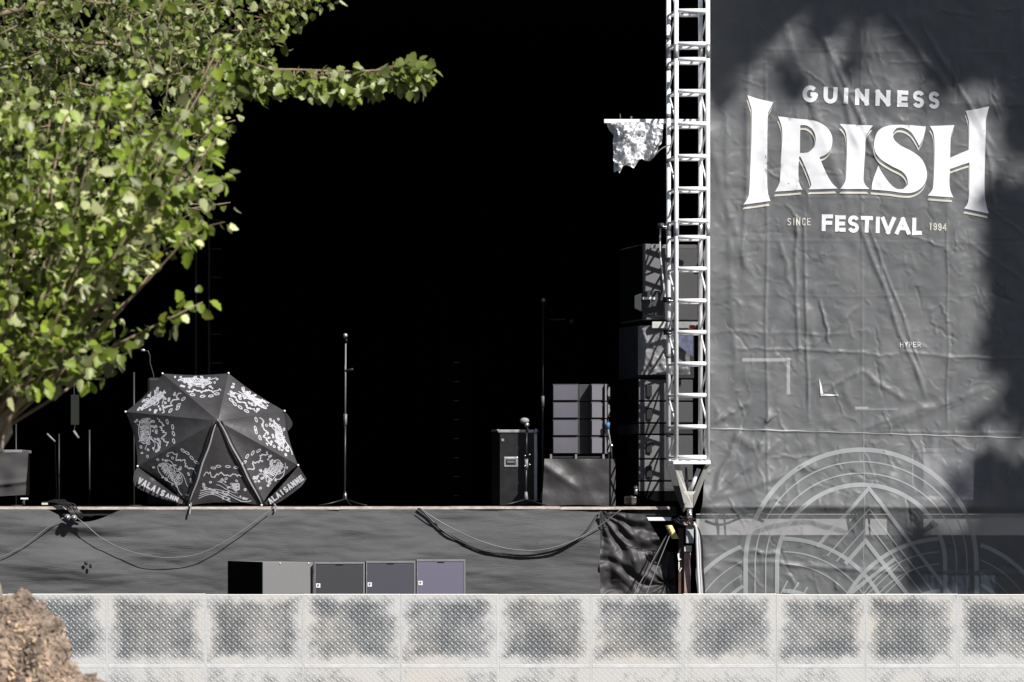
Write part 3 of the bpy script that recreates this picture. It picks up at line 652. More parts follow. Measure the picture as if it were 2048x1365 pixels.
# ================================================================ SIDE SPEAKER STACK behind the truss
def turned(px0, pxc, px1, y0, y1, Dc=40.45, D0=41.35, D1=40.62):
    """plan of a cabinet whose near corner is at pxc: dark left face, lit right face"""
    A = P(pxc, 0, Dc); B = P(px0, 0, D0); Cc = P(px1, 0, D1); E = B+Cc-A
    plan = [(A.x,A.y),(Cc.x,Cc.y),(E.x,E.y),(B.x,B.y)]
    return MB().prism(plan, P(0,y1,Dc).z, P(0,y0,Dc).z), plan
cs = empty('side_speaker', P(1320,645,40.9), 'large black side speaker cabinet topmost of the stack behind the truss', 'speaker', 'side stack cabinets')
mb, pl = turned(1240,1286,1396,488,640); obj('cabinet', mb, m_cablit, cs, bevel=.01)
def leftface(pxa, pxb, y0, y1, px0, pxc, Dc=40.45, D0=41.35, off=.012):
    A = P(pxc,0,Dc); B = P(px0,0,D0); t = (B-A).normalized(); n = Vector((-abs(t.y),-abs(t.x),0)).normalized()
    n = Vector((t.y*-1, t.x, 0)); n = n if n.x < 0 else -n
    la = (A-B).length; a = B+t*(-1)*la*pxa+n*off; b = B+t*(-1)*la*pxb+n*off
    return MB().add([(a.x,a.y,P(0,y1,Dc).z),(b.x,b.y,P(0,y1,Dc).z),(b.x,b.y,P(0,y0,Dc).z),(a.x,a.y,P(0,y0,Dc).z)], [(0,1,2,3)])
obj('grille', leftface(.01,.99,491,638,1240,1286), m_void, cs)  # near black, paints the shade of the unlit left face
obj('handle_plate', MB().box(X(1300,40.42), X(1392,40.42), 40.40, 40.43, P(0,497,40.42).z, P(0,490,40.42).z), m_trim, cs, bevel=.003)
rows = [(758,802,'second'),(803,846,'third'),(870,918,'fourth'),(919,962,'fifth'),(963,984,'lowest')]
for y0, y1, wd in rows:
    cs = empty('side_speaker', P(1310,y1,40.9), f'black side speaker cabinet, {wd} from the top of the stack behind the truss', 'speaker', 'side stack cabinets')
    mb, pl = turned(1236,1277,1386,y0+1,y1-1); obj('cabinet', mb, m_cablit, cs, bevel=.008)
    obj('grille', leftface(.0,1,y0+1.5,y1-1.5,1236,1277), m_void, cs)  # left face darkened to near black as the unlit side
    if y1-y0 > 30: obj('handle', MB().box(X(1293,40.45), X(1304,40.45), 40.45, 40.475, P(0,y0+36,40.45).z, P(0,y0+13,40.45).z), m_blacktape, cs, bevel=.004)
# plastic sheet bundle between top cabinet and the lower row
def wrap(u, v):
    px = 1276+104*u; py = 652+98*v; q = P(px, py, 40.5); q.y = 40.5-.05*nz(px*.05, py*.03, 2)-.05*sin(pi*u)-.03*abs(nz(px*.09,py*.09,6)); return q
wr = empty('wrapped_rack', P(1325,755,40.9), 'rack under crinkled grey plastic sheet in the side stack', 'rack')
obj('plastic_sheet', MB().grid(wrap, 40, 40), M('grey_plastic_sheet', (.24,.235,.24), .35, bump=.4, bscale=12, bdist=.02), wr, smooth=True)
mb, pl = turned(1238,1280,1388,650,756,Dc=40.56,D0=41.4,D1=40.7); obj('frame', mb, m_cab, wr)
obj('white_shelf', MB().box(X(1304,40.42), X(1400,40.42), 40.40, 40.44, P(0,657,40.42).z, P(0,644,40.42).z), m_plate, wr, bevel=.004)
obj('blue_panel', MB().add([P(1358,672,40.4),P(1386,672,40.4),P(1386,714,40.4),P(1358,693,40.4)], [(0,3,2,1)]), M('dusty_blue_panel', (.22,.24,.36), .5, var=.3, vscale=20), wr)
wr2 = empty('low_amp_case', P(1310,868,40.9), 'dark case with straps between cabinets of the side stack', 'case')
mb, pl = turned(1236,1277,1386,848,868); obj('body', mb, m_cab, wr2, bevel=.006)
dl = empty('dolly', P(1300,1012,40.8), 'low black dolly carrying the side speaker stack', 'dolly')
mb, pl = turned(1236,1277,1386,985,1003); obj('board', mb, m_void, dl, bevel=.004)
for px in (1260, 1300, 1340, 1378): obj('wheel', MB().tube([P(px,1008,40.75),P(px+6,1008,40.75)], .045, 12), m_rubber, dl)
# wheels / clamp at the stage corner
cl = empty('floor_stand_clamp', P(1262,1012,40.3), 'grubby metal clamp and wheel at the stage edge by the side stack', 'clamp')
obj('body', MB().box(X(1248,40.3), X(1273,40.3), 40.25, 40.35, P(0,1011,40.3).z, P(0,992,40.3).z), M('oily_metal', (.13,.12,.10), .4, .5, var=.5, vscale=20), cl, bevel=.02)
obj('knob', MB().tube([P(1272,990,40.25),P(1272,977,40.25)], .018, 10).ball(P(1272,976,40.25), .026), m_chrome, cl, smooth=True)

# ================================================================ LINE SPEAKERS on a draped box
def line_cab(y0, y1, label, first=False):
    c = empty('line_speaker', P(1160,y1,40.7), label, 'speaker', 'stacked line speakers')
    pp = [(1105,40.518),(1156,40.481),(1160,40.63),(1178,40.63),(1182,40.481),(1209,40.518),(1217,40.611),(1218,40.797),(1108,40.828)]
    plan = [((px-1024)*D/F, D) for px, D in pp]
    obj('cabinet', MB().prism(plan, P(0,y1,40.518).z+.003, P(0,y0,40.518).z-.003), m_cab, c, bevel=.006)
    for (a, b) in (((1107,40.512),(1155,40.477)), ((1184,40.478),(1206,40.509))):
        xa, xb = X(a[0],a[1]), X(b[0],b[1]); z0, z1 = P(0,y1-2.5,40.518).z, P(0,y0+2.5,40.518).z
        obj('grille', MB().add([(xa,a[1]-.014,z0),(xb,b[1]-.014,z0),(xb,b[1]-.014,z1),(xa,a[1]-.014,z1),(xa,a[1]+.01,z0),(xb,b[1]+.01,z0),(xb,b[1]+.01,z1),(xa,a[1]+.01,z1)], [(0,1,2,3),(3,2,6,7),(0,3,7,4),(1,5,6,2)]), m_panelv, c)
    obj('side_bracket', MB().box(X(1209.5,40.506), X(1213,40.506), 40.456, 40.518, P(0,y1-1,40.518).z, P(0,y0+1,40.518).z), m_trim, c, bevel=.003)
    obj('rear_horn', MB().prism([(X(1216),40.58),(X(1223),40.63),(X(1223),40.704),(X(1216),40.766)], P(0,y1-5,40.518).z, P(0,y0+6,40.518).z), m_trim, c)
for (y0, y1, l) in ((768,803,'topmost violet grey line speaker of the four stacked on the draped box'),(803.5,838,'second violet grey line speaker from the top of the four'),(838.5,873,'third violet grey line speaker from the top with a blue tag beside it'),(873.5,909,'lowest violet grey line speaker resting on the draped box')): line_cab(y0, y1, l)
db = empty('draped_box', P(1160,1012,40.7), 'black cloth draped box carrying the four line speakers', 'box')
def drape(u, v):
    px = 1087+131*u; py = 918+v*(96-4*sin(u*3)); px += (1-u)*2*(1-v)-3*v*(u < .02)
    q = P(px, py, 40.456); q.y = 40.456-.02*nz(u*3, v*3, 4)*1.5-.018*exp(-((v-(.15+.9*u))/.10)**2)*max(0,min(1,(.6-u)*4))-.022*sin((v*3+u*7))*u-.02*v; return q
obj('front_cloth', MB().grid(drape, 50, 40), M('black_satin', (.048,.045,.047), .5, bump=.35, bscale=7, bdist=.03), db, smooth=True)
obj('side_cloth', MB().prism([(X(1219,40.45),40.469),(X(1232,40.45),40.611),(X(1232),40.952),(X(1090),40.952),(X(1089,40.518),40.518)], FL, P(0,918,40.469).z), M('grey_black_cloth', (.075,.07,.074), .8), db, bevel=.004)
obj('rig_frame', MB().box(X(1103,40.518), X(1216,40.518), 40.493, 40.828, P(0,917.5,40.518).z, P(0,913,40.518).z), m_standb, db, bevel=.003)
for px in (1100,1150,1205,1216): obj('frame_pin', MB().box(X(px,40.481), X(px+4,40.481), 40.462, 40.49, P(0,918,40.518).z, P(0,909,40.518).z), m_trim, db)
tg = empty('cable_strap', P(1222,918,40.456), 'silver strap with a blue tag hanging right of the line speakers', 'strap')
obj('strap', MB().tube([P(1214,846,40.431),P(1218,870,40.431),P(1222,892,40.431),P(1224,916,40.431)], .009, 8), m_trim, tg, smooth=True); obj('tag', MB().tube([P(1215,846,40.425),P(1216,857,40.425)], .02, 8), m_blue, tg, smooth=True)
obj('buckle', MB().ball(P(1223,892,40.425), .022), m_chrome, tg, smooth=True)

# ================================================================ FLIGHT CASE
fc = empty('flight_case', P(1032,1010,40.95), 'tall black flight case with aluminium edges behind a short mic stand', 'flight case')
Dc = 40.95; zt = P(0,861,Dc).z; x0, x1 = X(1000,Dc), X(1074,Dc)
obj('body', MB().prism([(x0,Dc),(x1,Dc),(x1,Dc+.7),(X(983,Dc),Dc+.75),(X(983,Dc),Dc+.3)], FL+.02, zt), m_case, fc)
obj('edge_strip', MB().box(x1-.032, x1+.004, Dc-.012, Dc+.03, FL+.06, zt), m_alu, fc, bevel=.004)
obj('edge_strip', MB().box(X(996,Dc), x1-.033, Dc-.012, Dc+.03, zt-.025, zt+.006), m_alu, fc, bevel=.004)
obj('edge_strip', MB().tube([(X(996,Dc),Dc,zt),(X(984,Dc),Dc+.3,zt)], .012, 6), m_alu, fc)
obj('ball_corner', MB().ball((x1-.01,Dc-.01,zt-.01), .03), m_alu, fc, smooth=True)
h = obj('handle_dish', MB().box(X(1007.5,Dc), X(1036,Dc), Dc-.012, Dc+.02, P(0,935,Dc).z, P(0,914,Dc).z), m_alu, fc, bevel=.008)
obj('recess', MB().box(X(1012,Dc), X(1031.5,Dc), Dc-.016, Dc-.0125, P(0,930,Dc).z, P(0,919,Dc).z), m_blacktape, h); 
obj('grip', MB().box(X(1014,Dc), X(1029,Dc), Dc-.024, Dc-.0165, P(0,927,Dc).z, P(0,922,Dc).z), m_tape, h, bevel=.003)
obj('latch', MB().box(X(1003,Dc), X(1008,Dc), Dc-.01, Dc+.01, P(0,883,Dc).z, P(0,878,Dc).z), m_alu, fc)

# ================================================================ MIC STANDS
def mic_stand(px, ytop, D, label, mat=m_standb, big=False, boom=None):
    s = empty('microphone_stand', P(px,0,D), label, 'microphone stand', 'microphone stands')
    s.location.z = FL; WL[s.name].z = FL
    ym = (ytop+1005)/2
    obj('lower_tube', MB().tube([P(px-1.5,1000,D),P(px-.5,ym,D)], .0125, 10), mat, s, smooth=True)
    obj('upper_tube', MB().tube([P(px-.5,ym,D),P(px+.5,ytop+18,D)], .0085, 10), m_trim if big else mat, s, smooth=True)
    obj('clutch', MB().tube([P(px-.3,ym-8,D),P(px-.5,ym+14,D)], .019, 10), m_trim, s, smooth=True)
    obj('hub', MB().tube([P(px-1,984,D),P(px-1,1000,D)], [.014,.026], 10), m_chrome if big else m_trim, s, smooth=True)
    B = Vector((X(px,D), D, FL+.08))
    for k in range(3):
        a = radians(200+k*120); obj('leg', MB().tube([B, B+Vector((cos(a)*.17, sin(a)*.17, -.045)), B+Vector((cos(a)*.31, sin(a)*.31, -.07))], .008, 8), mat, s, smooth=True)
    top = P(px+.5, ytop+18, D)
    obj('clip', MB().tube([top, top+Vector((.006,-.02,.04))], .014, 8), m_rubber, s, smooth=True)
    mcx = empty('microphone', P(px,ytop+6,D), None, None) if False else s
    obj('microphone_body', MB().tube([top+Vector((.0,-.01,.02)), top+Vector((-.01,-.07,.06))], [.011,.017], 10), m_rubber, s, smooth=True)
    obj('microphone_head', MB().ball(top+Vector((-.0,-.09,.075)), .027, sc=(1,1,.95)), m_mic, s, smooth=True)
    return s
ms = mic_stand(691, 668, 41.2, 'tall straight vocal microphone stand alone at centre stage', big=True)
obj('drink_clip', MB().tube([P(692,742,41.2),P(706,739,41.15)], .014, 8), m_rubber, ms, smooth=True)
obj('cable_tail', MB().tube([P(689.5,1000-i*16+0,41.17+.01*sin(i)) for i in range(18)], .004, 5), m_cable, ms, smooth=True)
ms = mic_stand(1053, 846, 40.55, 'short microphone stand with foam windscreen in front of the flight case')
obj('windscreen', MB().ball(P(1049,842,40.45), .045, sc=(1.1,1,.75)), M('grey_foam', (.28,.28,.28), .9), ms, smooth=True)
for dy in (910, 930): obj('knob', MB().ball(P(1059,dy,40.5), .011).ball(P(1050,dy+2,40.5), .011), m_chrome, ms, smooth=True)
mic_stand(1086, 596, 44.5, 'tall dim microphone stand in the dark left of the line speakers', m_dim)
# dim things deep on the stage
bmx = empty('boom_arm', P(1125,640,44.6), 'dim horizontal boom arm in the dark above the line speakers', 'boom arm')
obj('tube', MB().tube([P(1100,640,44.6),P(1132,639,44.6)], .010, 8), m_dim, bmx, smooth=True); obj('counterweight', MB().tube([P(1138,643,44.6),P(1146,643,44.6)], .03, 10), m_dim, bmx, smooth=True)
col = empty('speaker_column', P(912,1010,47), 'tall dark speaker column with small bright latches deep on the stage', 'speaker column')
obj('cabinet', MB().box(X(880,47), X(945,47), 47, 47.6, FL, P(0,682,47).z), M('navy_black', (.002,.0025,.004), .9, spec=.05), col, bevel=.01)
for i in range(8): obj('latch', MB().box(X(907,47), X(918,47), 46.98, 46.998, P(0,726.5+i*38,47).z, P(0,725+i*38,47).z), M('dull_latch', (.12,.12,.13), .4), col)
ld = empty('dark_truss', P(405,800,46), 'dim black truss mast deep on the stage behind the leaves', 'truss')
for px in (392, 418): obj('chord', MB().tube([P(px,-20,46),P(px,1010,46)], .014, 8), m_dim, ld, smooth=True)
for y in range(270, 740, 57): obj('rung', MB().tube([P(418,y,46),P(443,y,46)], .010, 6), m_dim, ld, smooth=True)
for k, (px, yt, l) in enumerate(((32,848,'thin dim pole behind the black draped riser'),(118,868,'thin dim upright pole left of the slanting rod'),(179,860,'brighter thin upright pole right of the slanting rod'),(268,745,'thin dim pole rising behind the umbrella'))):
    pe = empty('thin_pole', P(px,1011,43), l, 'pole', 'thin poles at the left of the stage'); pe.location.z = FL; WL[pe.name].z = FL
    obj('tube', MB().tube([(X(px,43),43,FL),P(px,yt,43)], .010, 8), M('grey_pole_%s' % 'abcd'[k], (.03,.03,.033) if k < 2 else (.05,.05,.053), .5, .3), pe, smooth=True)
    obj('foot', MB().tube([(X(px,43),43,FL),(X(px,43),43,FL+.012)], .09, 14), m_dim, pe)
rd = empty('slanting_rod', P(110,884,43.2), 'short slanting pale rod between two thin poles', 'rod'); obj('tube', MB().tube([P(94,868,43.2),P(110,884,43.2)], .012, 8), m_trim, rd, smooth=True); obj('holder', MB().tube([P(110,884,43.2),(X(114,43.2),43.2,FL)], .006, 6), m_void, rd)
gm = empty('gooseneck_microphone', P(306,1010,41.8), 'small gooseneck microphone on a thin bent stem above the umbrella', 'microphone')
obj('stem', MB().tube([P(289,703,41.8),P(296,702,41.8),P(300,712,41.8),P(300,726,41.8),P(307,750,41.8),P(309,800,41.8),(X(309,41.8),41.8,FL)], .006, 7), m_dim, gm, smooth=True)
obj('head', MB().ball(P(286,701,41.75), .022, sc=(1.3,1,.8)), m_mic, gm, smooth=True); obj('base', MB().tube([(X(309,41.8),41.8,FL),(X(309,41.8),41.8,FL+.02)], .1, 14), m_rubber, gm)
bk = empty('backline_case', P(310,1010,41.5), 'narrow black case mostly hidden behind the umbrella', 'case')
obj('body', MB().box(X(296,41.4), X(352,41.4), 41.3, 41.9, FL, P(0,756,41.4).z), M('case_black', (.012,.012,.013), .6), bk, bevel=.03)
# draped riser at far left
rz = empty('draped_riser', P(20,1010,41.2), 'low riser under black cloth at the far left of the stage', 'riser')
def rdr(u, v):
    px = -160+217*u; px -= 6*v*u; py = 902+v*(100-12*u+0); q = P(px, py, 41); q.y = 41-.03*sin(u*22+v)*v*.6-.02*nz(u*5,v*4)-.03*exp(-((v-.85+.15*u)/.05)**2); return q
obj('cloth', MB().grid(rdr, 60, 30), M('charcoal_cloth', (.055,.052,.053), .8, bump=.3, bscale=6, bdist=.03), rz, smooth=True)
obj('top', MB().box(X(-160,41), X(44,41), 41.0, 41.8, P(0,902,41).z-.02, P(0,900,41).z), m_trim, rz, bevel=.004)
obj('frame', MB().box(X(-150,41.1), X(45,41.1), 41.1, 41.7, FL+.12, P(0,903,41.1).z-.02), m_void, rz)
obj('castor', MB().tube([P(46,1008,40.95),P(50,1008,40.95)], .03, 10), m_rubber, rz, smooth=True); obj('castor_fork', MB().box(X(42,40.95), X(56,40.95), 40.92, 40.98, P(0,999,40.95).z, P(0,996,40.95).z).tube([P(50,998,40.95),P(46,1007,40.95)], .012, 8), m_white, rz)
hb = empty('hanging_bag', P(150,780,43.5), 'dim greenish strip hanging in the dark at the left', 'strap')
obj('strip', MB().box(X(142,43.5), X(158,43.5), 43.49, 43.51, P(0,850,43.5).z, P(0,790,43.5).z), M('dark_olive', (.012,.016,.010), .9), hb); obj('cord', MB().tube([P(147,600,43.5),P(148,790,43.5)], .006, 6), m_dim, hb)
obj('clip', MB().tube([P(147,862,43.45),P(157,877,43.45)], .016, 8), m_trim, hb, smooth=True); obj('cord', MB().tube([P(150,850,43.5),P(148,864,43.5)], .006, 6), m_dim, hb)

# ================================================================ UMBRELLA
um = empty('umbrella', P(450,1013,40.3), 'open black beer umbrella with white drawings lying on the stage edge', 'umbrella')
HUB = (436,842); TIPS = [(325,747.5),(457,747),(569,822.5),(596,931),(523,1011),(379,1011),(275,933),(251,824)]
DH, DT = 40.06, [40.52,40.52,40.46,40.36,40.22,40.22,40.34,40.46]
def in_panel(px, py):
    for i in range(8):
        a = TIPS[i]; b = TIPS[(i+1) % 8]
        x1, y1 = a[0]-HUB[0], a[1]-HUB[1]; x2, y2 = b[0]-HUB[0], b[1]-HUB[1]; det = x1*y2-x2*y1
        dx, dy = px-HUB[0], py-HUB[1]; s = (dx*y2-x2*dy)/det; t = (x1*dy-dx*y1)/det
        if s >= -1e-6 and t >= -1e-6: return i, s, t
    return 0, 0, 0
def udepth(i, s, t):
    r = s+t
    if r < 1e-6: return DH
    D_edge = (DT[i]*s+DT[(i+1) % 8]*t)/r
    sag = .055*4*(s/r)*(t/r)*r
    if i == 4: sag = -.02*4*(s/r)*(t/r)*r+.02*r
    rr = min(r, 1.25)
    return DH+(D_edge-DH)*rr**1.35+sag
def US(off):
    def f(px, py):
        i, s, t = in_panel(px, py); return P(px, py, udepth(i, s, t)-off)
    return f
n = 14
for i in range(8):
    a = TIPS[i]; b = TIPS[(i+1) % 8]; vs = []; fs = []; idx = {}
    for r in range(n+1):
        for k in range(r+1):
            s = (r-k)/n; t = k/n; bow = 1-(.035*4*(s/(s+t))*(t/(s+t)) if r == n else 0)
            px = HUB[0]+((a[0]-HUB[0])*s+(b[0]-HUB[0])*t)*bow; py = HUB[1]+((a[1]-HUB[1])*s+(b[1]-HUB[1])*t)*bow
            idx[r, k] = len(vs); vs.append(P(px, py, udepth(i, s, t)))
    for r in range(n):
        for k in range(r+1):
            fs.append((idx[r,k], idx[r+1,k], idx[r+1,k+1]))
            if k < r: fs.append((idx[r,k], idx[r+1,k+1], idx[r,k+1]))
    obj('canopy_panel', MB().add(vs, fs), m_umb, um, smooth=True)
for i in range(8):
    rp = [P(HUB[0]+(TIPS[i][0]-HUB[0])*q/8, HUB[1]+(TIPS[i][1]-HUB[1])*q/8, udepth(i, q/8, 0)+.008) for q in range(9)]
    r_ = obj('rib', MB().tube(rp, .004, 6), m_standb, um); obj('rib_tip', MB().ball(P(*TIPS[i], DT[i]-.01), .012), m_print, r_, smooth=True)
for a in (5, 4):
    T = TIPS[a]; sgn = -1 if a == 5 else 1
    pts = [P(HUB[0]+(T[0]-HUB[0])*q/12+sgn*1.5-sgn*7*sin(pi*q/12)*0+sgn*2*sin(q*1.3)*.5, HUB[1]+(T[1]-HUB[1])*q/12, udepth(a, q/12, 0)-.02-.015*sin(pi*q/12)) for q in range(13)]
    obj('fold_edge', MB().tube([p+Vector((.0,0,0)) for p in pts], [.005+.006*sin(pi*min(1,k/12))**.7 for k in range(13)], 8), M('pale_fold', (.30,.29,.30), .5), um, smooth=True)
    obj('fold_shadow', MB().tube([p+Vector((-.028*sgn*-1 if a == 4 else -.03,.012,0)) for p in pts], .007, 6), m_blacktape, um, smooth=True)  # black tube stands in for the shadow along the fold
obj('shaft', MB().tube([P(HUB[0],HUB[1]-1,DH-.03),P(HUB[0]+2,HUB[1]+14,DH+.9)], .010, 8), m_chrome, um, smooth=True)
obj('ferrule', MB().tube([P(HUB[0],HUB[1]+3,DH-.012),P(HUB[0]-1,HUB[1]-2,DH-.06)], [.022,.009], 10), m_trim, um, smooth=True)
def flat(poly, D, th=.004, curl=.03):
    a = [P(x, y, D+.0) for x, y in poly]; n_ = len(a)
    c = sum(a, Vector())/n_
    V, Fs = fill([poly], lambda p: inside(p, poly), 9); used = sorted({i for f in Fs for i in f}); ix = {k: q for q, k in enumerate(used)}
    return MB().add([P(*V[k], D+curl*nz(V[k][0]*.03, V[k][1]*.03)) for k in used], [tuple(ix[i] for i in f) for f in Fs])
vpoly = smooth_poly([(275,934),(268,948),(268,968),(283,981),(318,996),(362,1008),(379,1011.5),(330,975)], 3, 60)
v2 = smooth_poly([(597,932),(613,958),(600,975),(560,1004),(540,1009),(523,1011),(560,975)], 3, 60)
obj('valance', flat(vpoly, 40.27), m_umb, um, smooth=True); obj('valance', flat(v2, 40.27), m_umb, um, smooth=True)
obj('valance', flat(smooth_poly([(570,824),(580,836),(585,848),(582,856),(576,862),(572,845)], 3, 60), 40.47), m_umb, um, smooth=True)
up = MB()
def upoly(pl, surf=None): print_mesh(pl, surf or US(.006), 9, up)
# valance words, letters run along the hem
def word_along(word, a, b, h, pen, D, skipfirst=0):
    L_ = hypot(b[0]-a[0], b[1]-a[1]); ang = atan2(b[1]-a[1], b[0]-a[0]); n_ = len(word); stp = L_/n_
    for i, c in enumerate(word):
        f = (i+.5)/n_; cx = a[0]+(b[0]-a[0])*f; cy = a[1]+(b[1]-a[1])*f; wd = stp*(.45 if c == 'I' else .84)
        print_mesh(text_polys(c, cx-wd/2, cy-h/2, cx+wd/2, cy+h/2, pen, rot=ang), lambda x, y: P(x, y, D), 9, up)
word_along('VALAIS', (276,960),(330,989), 13, 3.3, 40.225); word_along('ANN', (331,990),(357,1000), 9, 2.6, 40.225)
word_along('ALAISANNE', (537,1005),(606,954), 12, 2.9, 40.225)
# doodles: mountains, leaves, cluster, lines in each panel
def sc(pts, wd=1.5):
    wd *= 1.25
    s = US(.004+.0003*random.random()); q = stroke_poly(pts, wd); n_ = len(pts)
    up.add([s(*p) for p in q[:n_]]+[s(*p) for p in q[n_:][::-1]], [(i, i+1, n_+i+1, n_+i) for i in range(n_-1)])
def oval(x, y, rx, ry, rot=0, wd=1.3, n_=10):
    sc([(x+rx*cos(2*pi*k/n_)*cos(rot)-ry*sin(2*pi*k/n_)*sin(rot), y+rx*cos(2*pi*k/n_)*sin(rot)+ry*sin(2*pi*k/n_)*cos(rot)) for k in range(n_+1)], wd)
def panel_frame(i):
    a = Vector(TIPS[i]); b = Vector(TIPS[(i+1) % 8]); h_ = Vector(HUB); 
    def T(u, v):                        # u along the hem 0..1, v inward 0..1
        e = a+(b-a)*u; q = e+(h_-e)*v; return (q.x, q.y)
    return T, (b-a)
for i in range(8):
    random.seed(40+i); T, e = panel_frame(i); rot = atan2(e.y, e.x)
    ms_ = [T(.09+.82*k/26, .365+.022*sin(k*.7+i)+random.uniform(-.018,.018)) for k in range(27)]
    sc(ms_, 1.5); sc([(x+random.uniform(-1.2,1.2), y+random.uniform(-1.2,1.2)+1) for x, y in ms_[3:22]], 1.1)
    for u, v in ((.2,.45),(.4,.47),(.58,.47),(.78,.45)): oval(*T(u+random.uniform(-.06,.06), v+random.uniform(-.02,.02)), 5, 2, rot+random.uniform(-.2,.2))
    for k in range(34):
        u, v = random.uniform(.08,.92), random.uniform(.07,.33); oval(*T(u, v), random.uniform(1.2,3), random.uniform(1,2), rot+random.uniform(-.8,.8), random.uniform(1,1.8), 7)
    for k in range(5):
        u0 = random.uniform(.08,.5); sc([T(u0+.05*q, .09+.035*k+.05*sin(q*.45+k*.2+i)+random.uniform(-.004,.004)) for q in range(8)], random.uniform(.9,1.5))
    if i in (5,1,2,7,3,0,6):
        uc = (.45,.6,.5,.38,.5,.55,.62,.4)[i]; sc([T(uc+.27*cos(t), .165+.06*sin(t)+.03*cos(t+i)) for t in np.linspace(0, 2*pi, 16)], 1.2)
        for k in range(17):
            f_ = -1+2*(k+.5)/17; hh = .055*sqrt(1-f_*f_)
            sc([T(uc+.26*f_+.012*sin(k*2.1), .165-hh+.03*f_), T(uc+.26*f_+.02, .165+.03*f_), T(uc+.26*f_-.01, .165+hh+.03*f_)], 1.5 if k % 4 else .8)
    else:
        cx, cy = T(.28 if i == 4 else .7, .22)
        for k in range(4): oval(cx+(k % 2)*6-3, cy+(k//2)*6-3, 3.2, 3, 0, 2.4)
        for k in range(4): sc([T(.9-.06*q, .08+.03*k+.05*sin(q*.5)*(1-.2*k)) for q in range(9)], 1.2)
random.seed(9)
obj('printed_drawing', up, m_umbp, um)
# ties hanging over the edge
cable('umbrella_tie', [P(382,1006,39.97),P(381,1018,39.95),P(380,1022,39.94),P(379,1030,39.92)], .010, m_cableg, 'grey tie hanging over the stage edge under the umbrella', 'tie', n=6)
cable('edge_clip', [P(548,1008,39.96),P(552,1016,39.95),P(549,1024,39.93)], .010, m_trim, 'small pale clip on the stage edge right of the umbrella', 'clip', n=6)

# ================================================================ CABLES on the skirt
def sag(p0, p1, low, n_=9):
    out = []
    for i in range(n_):
        t = i/(n_-1); out.append((p0[0]+(p1[0]-p0[0])*t, (p0[1]+(p1[1]-p0[1])*t)+low*4*t*(1-t)))
    return out
def skirt_cable(pts, off, r, m, label):
    q = []
    for px, py in pts:
        v = max(0, (py-1019)/281); s = skirt((px+200)/1400, v) if px < 1200 else P(px, py, 39.86); q.append(Vector((P(px,py,40).x, s.y-off, P(px,py,40).z)))
    return cable('edge_cable', q, r, m, label, group='cables draped on the stage skirt')
skirt_cable([(-60,1128),(0,1116),(50,1092),(95,1058),(130,1036)], .05, .0055, m_cableg, 'grey cable swinging left from the cable bundle to the edge of view')
skirt_cable([(158,1036),(175,1050),(205,1075),(250,1098),(305,1112),(350,1115),(400,1108),(450,1085),(500,1052),(548,1016)], .11, .005, m_cableg, 'thin grey cable sagging between the cable bundle and the umbrella clip')
skirt_cable([(840,1016),(862,1032),(905,1057),(960,1082),(1020,1098),(1080,1100),(1140,1084),(1195,1054),(1240,1020)], .08, .006, m_cableg, 'grey cable sagging under the stage edge at the right')
skirt_cable([(836,1017),(853,1030),(872,1050),(905,1075),(955,1098),(1005,1108),(1060,1111),(1120,1098),(1165,1070),(1196,1030)], .03, .011, m_cable, 'black tube laid as the shadow of the grey cable at the right')  # dark tube drawn where the grey cable casts its shadow
bd = empty('cable_bundle', P(140,1035,39.9), 'tangle of black cables with two round plugs hanging over the stage edge', 'cable bundle')
for k in range(10):
    obj('cable', MB().tube([P(84+k*3,1003+random.uniform(-1,3),40.02-.004*k),P(104+k*3,1004-2*(k%3),39.97-.004*k),P(126+k*2.5,1009+k%3*3,39.93-.004*k),P(136+k*2.2,1020+random.uniform(-3,4),39.88),P(146+k*2.4,1036+random.uniform(-3,3),39.86)], .0075, 6), m_cable, bd, smooth=True)
for px, py in ((135,1035),(148,1036)):
    p_ = obj('plug', MB().tube([P(px,py,39.86),P(px,py,39.80)], .032, 14), m_trim, bd, smooth=True); obj('plug_face', MB().tube([P(px,py,39.799),P(px,py,39.79)], .019, 12), m_chrome, p_, smooth=True)
obj('tag', MB().box(X(84,40), X(96,40), 39.97, 40.0, P(0,1010,40).z, P(0,1006,40).z), m_cream, bd)
# hole marks in the skirt
hk = solo('skirt_hook', MB().ball(P(172,1127,39.80), .02, sc=(1,.5,1.1)).ball(P(181,1132,39.79), .022, sc=(.7,.5,1.3)), m_blacktape, 'two small dark hooks poking through the skirt at the left', 'hook', smooth=True)

